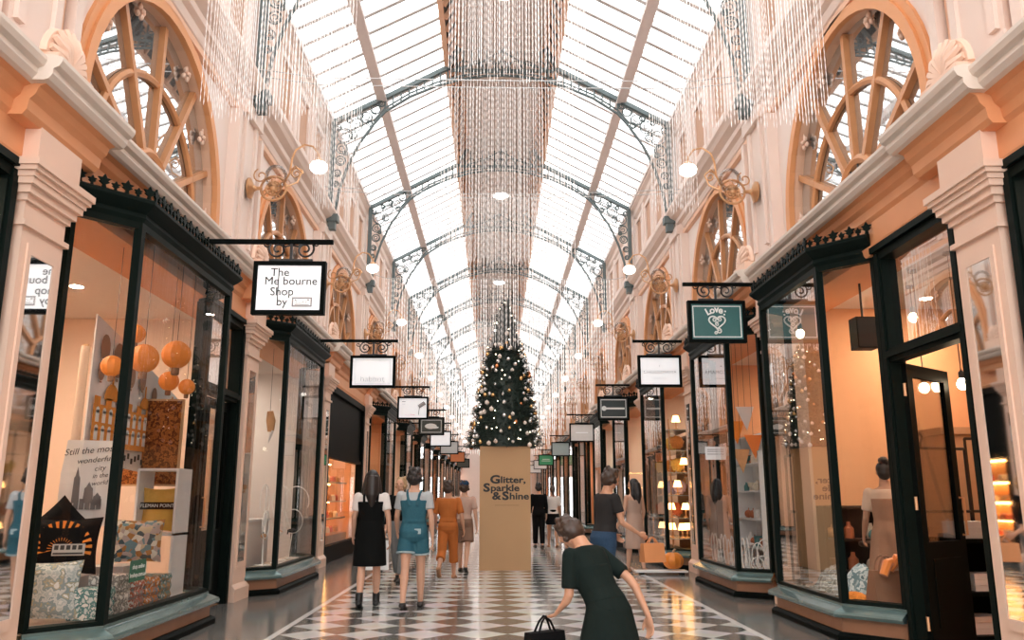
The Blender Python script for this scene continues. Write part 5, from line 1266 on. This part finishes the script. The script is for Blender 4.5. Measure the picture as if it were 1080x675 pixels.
    def shoes(s, mt, boot=0., name='shoe'):
        for nm in 'LR':
            a = s.J['an' + nm]; R3 = Matrix.Rotation(s.J['fp' + nm], 3, 'X'); m = MB()
            for off, r in (((0, -.035, -.045), (.043, .05, .036)), ((0, .045, -.045), (.045, .08, .036)), ((0, .115, -.052), (.050, .07, .028))): m.ell(a + R3 @ Vector(off), r, 12, 7, R3)
            if boot: m.tube([a + Vector((0, 0, -.04)), a + Vector((0, 0, boot))], [.048, .05], 12)
            else: m.tube([a + Vector((0, 0, -.05)), a + Vector((0, 0, .0))], [.045, .042], 12)
            s.fix(m, 0, lambda p: s.T(p, False)); s.mod(m.build(name, mt, s.root, True, merge=False), .009)
    def hair(s, mt, style, name='hair'):
        m = MB(); m.ell((0, -.012, 1.645), (.084, .098, .092), 18, 11); m.ell((0, -.04, 1.60), (.078, .07, .08), 14, 9)
        if style == 'long':
            m.tube([(0, -.05, 1.64), (0, -.075, 1.52), (0, -.085, 1.40), (0, -.09, 1.24)], [.085, .088, .085, .03], 14)
            for sx in (-1, 1): m.tube([(sx * .06, 0, 1.66), (sx * .085, -.02, 1.55), (sx * .095, -.03, 1.42), (sx * .07, -.06, 1.28)], [.035, .038, .04, .015], 9)
        elif style == 'bob':
            m.ell((0, -.035, 1.60), (.095, .085, .10), 14, 9)
            for i in range(26): a = i * 2.4; f = i / 26; m.ell((.088 * math.cos(a) * (1 - f * .4), -.025 + .085 * math.sin(a) * (1 - f * .3), 1.57 + .165 * f), .030, 7, 5)
        elif style == 'bun':
            m.ell((0, -.06, 1.735), (.055, .055, .05), 12, 8)
            for i in range(10): a = i * .63; m.ell((.04 * math.cos(a), -.06 + .04 * math.sin(a), 1.735 + .015 * math.sin(3 * a)), .024, 7, 5)
        elif style == 'ponytail': m.tube([(0, -.09, 1.66), (0, -.135, 1.62), (0, -.14, 1.50), (0, -.12, 1.40)], [.025, .035, .032, .008], 9)
        # keep the face clear
        s.fix(m, 0, s.head_T); return s.mod(m.build(name, mt, s.root, True, merge=False), .009)
    def world(s, p):
        a = s.root.rotation_euler[2]; p = Vector(p) * s.k; return s.root.location + Matrix.Rotation(a, 3, 'Z') @ p
def carried_bag(name, label, top, w, h, d, mt, rz=0, ztop=.18, hm=None):
    """bag whose handles end at the hand"""
    o = thing(name, label, 'bag', (top.x, top.y, top.z - h - ztop), rz); m = MB(); rg = []
    for i in range(7):
        f = i / 6; ww, dd = w / 2 * (1 - .05 * f), d / 2 * (1 - .45 * f); rg.append([(-ww, -dd, h * f), (0, -dd * 1.12, h * f), (ww, -dd, h * f), (ww, dd, h * f), (0, dd * 1.12, h * f), (-ww, dd, h * f)])
    m.loft(rg); m.build('body', mt, o)
    for q in (-1, 1): m = MB(); m.tube([(-w * .28, q * d * .22, h - .03), (-w * .12, q * d * .12, h + ztop * .7), (0, q * .01, h + ztop + .005), (w * .12, q * d * .12, h + ztop * .7), (w * .28, q * d * .22, h - .03)], .007, 5); m.build('handle', hm or mt, o)
    return o
M_TEEW = mat('white_jersey', (.72, .66, .62), .85); M_PINAF = mat('black_pinafore', (.006, .0065, .0065), .85); M_DENIM = mat('blue_denim', (.035, .115, .155), .85, var=.2, scale=60); M_TEEG = mat('pale_grey_jersey', (.42, .44, .45), .85)
M_RUST = mat('rust_cotton', (.42, .13, .035), .85, var=.15); M_BOOT = mat('black_boot_leather', (.012, .012, .012), .4); M_HEM = mat('pale_denim_hem', (.35, .45, .48), .9)
# 1 woman in black pinafore
A = Figure('person', 'woman from behind in black pinafore over white tee, black ankle boots', (-1.60, 11.0, 0), .05, 1.66, SKIN, legL=(-12, 12), legR=(10, 2), armL=(8, 20, 10), armR=(-8, 14, 12), turn=8)
A.top(M_TEEW, z0=1.16, sleeve=.62); A.skirt(M_PINAF, [(1.05, .155, .12, 0), (.95, .185, .14, 0), (.8, .205, .16, .01), (.6, .215, .175, .02), (.50, .22, .18, .025)], 'pinafore', (1.0, 1.33), .020)
def straps(m):
    for sx in (-1, 1):
        i0 = len(m.v); m.tube([(sx * .085, -.112, 1.30), (sx * .09, -.095, 1.40), (sx * .092, 0, 1.435), (sx * .085, .10, 1.38), (sx * .08, .125, 1.28)], .016, 6); A.fix(m, i0, A.T)
m = MB(); straps(m); m.build('strap', M_PINAF, A.root, True); A.shoes(M_BOOT, .10, 'boot'); A.hair(HAIRD, 'long')
# 2 woman in denim shortalls
B = Figure('person', 'woman from behind in blue denim short overalls and pale grey tee', (-1.03, 10.85, 0), -.05, 1.68, SKIN, legL=(-10, 8), legR=(9, 2), armL=(14, 30, 12), armR=(-4, 12, 10), turn=-10)
B.top(M_TEEG, z0=1.12, sleeve=.62); B.legs(M_DENIM, .50, 'denim_shorts', .020, .014, 1.10)
def bib(m):
    B.torso(m, .020, 1.0, 1.32)
    for sx in (-1, 1):
        i0 = len(m.v); m.tube([(sx * .05, -.115, 1.25), (sx * .08, -.10, 1.40), (sx * .09, 0, 1.44), (sx * .08, .10, 1.38), (sx * .07, .13, 1.28)], .019, 7); B.fix(m, i0, B.T)
B.cloth('bib', M_DENIM, bib)
for nm in 'LR':
    m = MB(); h, k = B.J['hip' + nm], B.J['kn' + nm]; p = lerp(h, k, .49); m.tube([p, p + (k - h).normalized() * .022], [.126, .124], 16); B.fix(m, 0, lambda p: B.T(p, False)); m.build('hem', M_HEM, B.root)
m = MB(); m.box((.03, -.142, .90), (.11, -.130, .965)); B.fix(m, 0, lambda p: B.T(p, False)); m.build('pocket', M_HEM, B.root); B.shoes(M_BOOT); B.hair(HAIRD, 'bob')
# 3 woman in rust outfit with brown shoulder bag
Cc = Figure('person', 'person in rust-orange jumpsuit walking away with one foot lifted', (-.80, 14.6, 0), -.1, 1.60, SKIN2, legL=(-16, 35), legR=(12, 0), armL=(10, 40, 14), armR=(-10, 30, 16), turn=-15)
Cc.top(M_RUST, 'blouse', .95, .85, .018); Cc.legs(M_RUST, 1.45, 'trousers', .018, .014); Cc.shoes(mat('tan_sandal', (.34, .17, .09), .6)); Cc.hair(HAIRB, 'bob')
# 4 person with navy cap, beige top
D = Figure('person', 'person with navy cap, pink-beige top and brown shorts beyond the rust jumpsuit', (-.58, 16.0, 0), -.15, 1.62, SKIN, legL=(10, 0), legR=(-12, 14), armL=(10, 35, 12), armR=(-8, 20, 12))
D.top(mat('pink_beige_jersey', (.50, .33, .26), .85), sleeve=.7); D.legs(mat('brown_cotton', (.22, .13, .09), .85), .75, 'shorts', .018, .02); D.shoes(M_BOOT); D.hair(HAIRB, 'bob')
m = MB(); m.ell((0, -.01, 1.675), (.098, .112, .075), 16, 9); m.ell((0, .11, 1.665), (.07, .07, .012), 12, 5); D.fix(m, 0, D.head_T); m.build('cap', mat('navy_cap', (.02, .05, .10), .8), D.root, True)
carried_bag('round_bag', 'brown woven bag on the arm of the person in the navy cap', D.world(D.J['handL']) + Vector((-.13, 0, 0)), .34, .30, .16, mat('woven_bag', (.30, .2, .12), .8), .2, .14)
# 5 fair-haired person with big white carrier bag, further back
E_ = Figure('person', 'fair-haired person in black top and grey trousers behind the denim overalls', (-1.58, 14.2, 0), 2.9, 1.64, SKIN, legL=(9, 0), legR=(-9, 12), armL=(4, 15, 8), armR=(4, 10, 8))
E_.top(M_PINAF, sleeve=1.7); E_.legs(mat('grey_cotton', (.2, .2, .2), .85), 1.85, 'trousers', .014, .01); E_.shoes(M_BOOT); E_.hair(HAIRF, 'bob')
carried_bag('carrier_bag', 'large white carrier bag hanging between the two women walking away', E_.world(E_.J['handR']) + Vector((-.13, 0, 0)), .42, .46, .16, M_WHITE, .1, .08)
# 6, 7 pair beside the plinth far away
F = Figure('person', 'person dressed all in black standing beyond the plinth', (1.22, 23.6, 0), .1, 1.70, SKIN, armL=(5, 15, 8), armR=(0, 10, 8), legL=(4, 0), legR=(-4, 4), voxel=.014); F.top(M_BLACKCLOTH, sleeve=1.8); F.legs(M_BLACKCLOTH, 1.9); F.shoes(M_BOOT); F.hair(HAIRD, 'bob')
G = Figure('person', 'person in white shirt and black skirt next to the one all in black', (1.62, 23.8, 0), .1, 1.64, SKIN2, armL=(5, 15, 8), armR=(0, 10, 8), legL=(8, 0), legR=(-8, 10), voxel=.014); G.top(M_TEEW, sleeve=.8); G.skirt(M_BLACKCLOTH, [(1.05, .15, .115, 0), (.9, .19, .14, 0), (.62, .20, .16, .01)], 'skirt', None); G.shoes(mat('tan_sandal', (.34, .17, .09), .6)); G.hair(HAIRB, 'ponytail')
# 8 woman in pale dress by the flower window
Hh = Figure('person', 'woman with long dark hair in beige slip dress beside the flower window', (2.62, 15.9, 0), .5, 1.66, SKIN, legL=(8, 0), legR=(-6, 8), armL=(6, 30, 10), armR=(0, 25, 12), turn=25)
Hh.skirt(mat('beige_crepe', (.48, .33, .26), .8), [(1.05, .145, .11, 0), (.95, .175, .135, 0), (.7, .19, .155, .02), (.42, .20, .17, .04)], 'dress', (1.0, 1.36), .014); Hh.shoes(mat('tan_sandal', (.34, .17, .09), .6)); Hh.hair(HAIRD, 'long')
carried_bag('round_bag', 'shiny black bag carried by the woman in the beige dress', Hh.world(Hh.J['handL']) + Vector((-.06, -.08, 0)), .30, .26, .14, M_BOOT, .4, .10)
# 9 man in grey tee
I_ = Figure('person', 'man in dark grey tee and blue jeans looking down to the right', (1.22, 9.5, 0), -1.15, 1.64, SKIN2, lean=6, nod=18, legL=(6, 0), legR=(-8, 10), armL=(14, 40, 8), armR=(18, 45, 10))
I_.top(mat('charcoal_jersey', (.028, .026, .026), .85), sleeve=.6); I_.legs(mat('blue_jeans', (.03, .06, .11), .85, var=.2, scale=50), 1.92); I_.shoes(M_BOOT); I_.hair(HAIRB, 'bob')
carried_bag('paper_bag', 'orange-brown paper bag held by the man in the grey tee', I_.world(I_.J['handR']) + Vector((.06, -.04, 0)), .26, .2, .14, mat('orange_paper_bag', (.55, .22, .08), .7), .3, .06)
# 10 dark figure passing close by
Jf = Figure('person', 'stooping dark-clothed person passing close to the viewer with head bowed', (.66, 5.0, 0), .75, 1.31, SKIN2, lean=28, nod=34, legL=(18, 8), legR=(-16, 22), armL=(24, 30, 8), armR=(-24, 14, 14), voxel=.007)
M_DKG = mat('dark_green_cotton', (.009, .015, .0135), .85, var=.2); Jf.top(M_DKG, sleeve=.85, e=.02); Jf.skirt(M_DKG, [(1.06, .15, .115, 0), (.95, .19, .15, 0), (.75, .23, .20, .02), (.45, .27, .25, .04)], 'skirt', (.95, 1.3), .024); Jf.shoes(M_BOOT); Jf.hair(HAIRB, 'bob')
carried_bag('shopping_bag', 'black shopping bag in the left hand of the stooping dark-clothed person', Jf.world(Jf.J['handL']) + Vector((-.02, .02, 0)), .26, .22, .12, M_BLACKCLOTH, .6, .08)
# 11 shopper inside the gown shop
K = Figure('person', 'person with dark bun in beige apron gown inside the shop, seen from behind', (4.40, 9.42, 0), -.3, 1.70, SKIN2, legL=(2, 0), legR=(-3, 2), armL=(8, 30, 10), armR=(-4, 12, 10))
K.top(mat('cream_blouse', (.62, .44, .33), .85), sleeve=.7); K.skirt(mat('beige_linen_gown', (.36, .20, .13), .85, var=.12), [(1.05, .15, .115, 0), (.95, .185, .145, .01), (.6, .23, .2, .035), (.15, .29, .26, .05)], 'gown', (1.0, 1.36), .016); K.shoes(M_BOOT); K.hair(HAIRD, 'bun')
WORLD = 4.6
# ================================================================== camera, sky, exposure
cd = bpy.data.cameras.new('camera'); cam = bpy.data.objects.new('camera', cd); C.objects.link(cam)
cd.sensor_width = 36; cd.sensor_fit = 'HORIZONTAL'; cd.lens = FPX / 1080 * 36; cd.clip_end = 400; cd.clip_start = .05
cam.matrix_world = Matrix(((RGT.x, UPV.x, -FWD.x, 0), (RGT.y, UPV.y, -FWD.y, 0), (RGT.z, UPV.z, -FWD.z, EYE), (0, 0, 0, 1)))
bpy.context.scene.camera = cam
w = bpy.data.worlds.new('overcast_sky'); bpy.context.scene.world = w; w.use_nodes = True
bg = w.node_tree.nodes['Background']; bg.inputs['Color'].default_value = (1, .99, .98, 1); bg.inputs['Strength'].default_value = WORLD
sc = bpy.context.scene
sc.view_settings.view_transform = 'Standard'; sc.view_settings.look = 'None'; sc.view_settings.gamma = 1; sc.view_settings.use_curve_mapping = False; sc.view_settings.exposure = 0.0
for s in (-1, 1):       # portals: they only guide sampling of the sky through the glass roof
    ld = bpy.data.lights.new('roof_portal', 'AREA'); ld.shape = 'RECTANGLE'; ld.size = 2.9; ld.size_y = 60; ld.cycles.is_portal = True
    o = bpy.data.objects.new('roof_portal', ld); C.objects.link(o); o.location = (X0 + s * 2.62, 25, 10.62); o.rotation_euler = (0, s * math.atan2(1.42, 2.65), 0)
sc.cycles.max_bounces = 10; sc.cycles.diffuse_bounces = 5; sc.cycles.glossy_bounces = 4; sc.cycles.transparent_max_bounces = 24; sc.cycles.sample_clamp_indirect = 8; sc.cycles.caustics_reflective = False
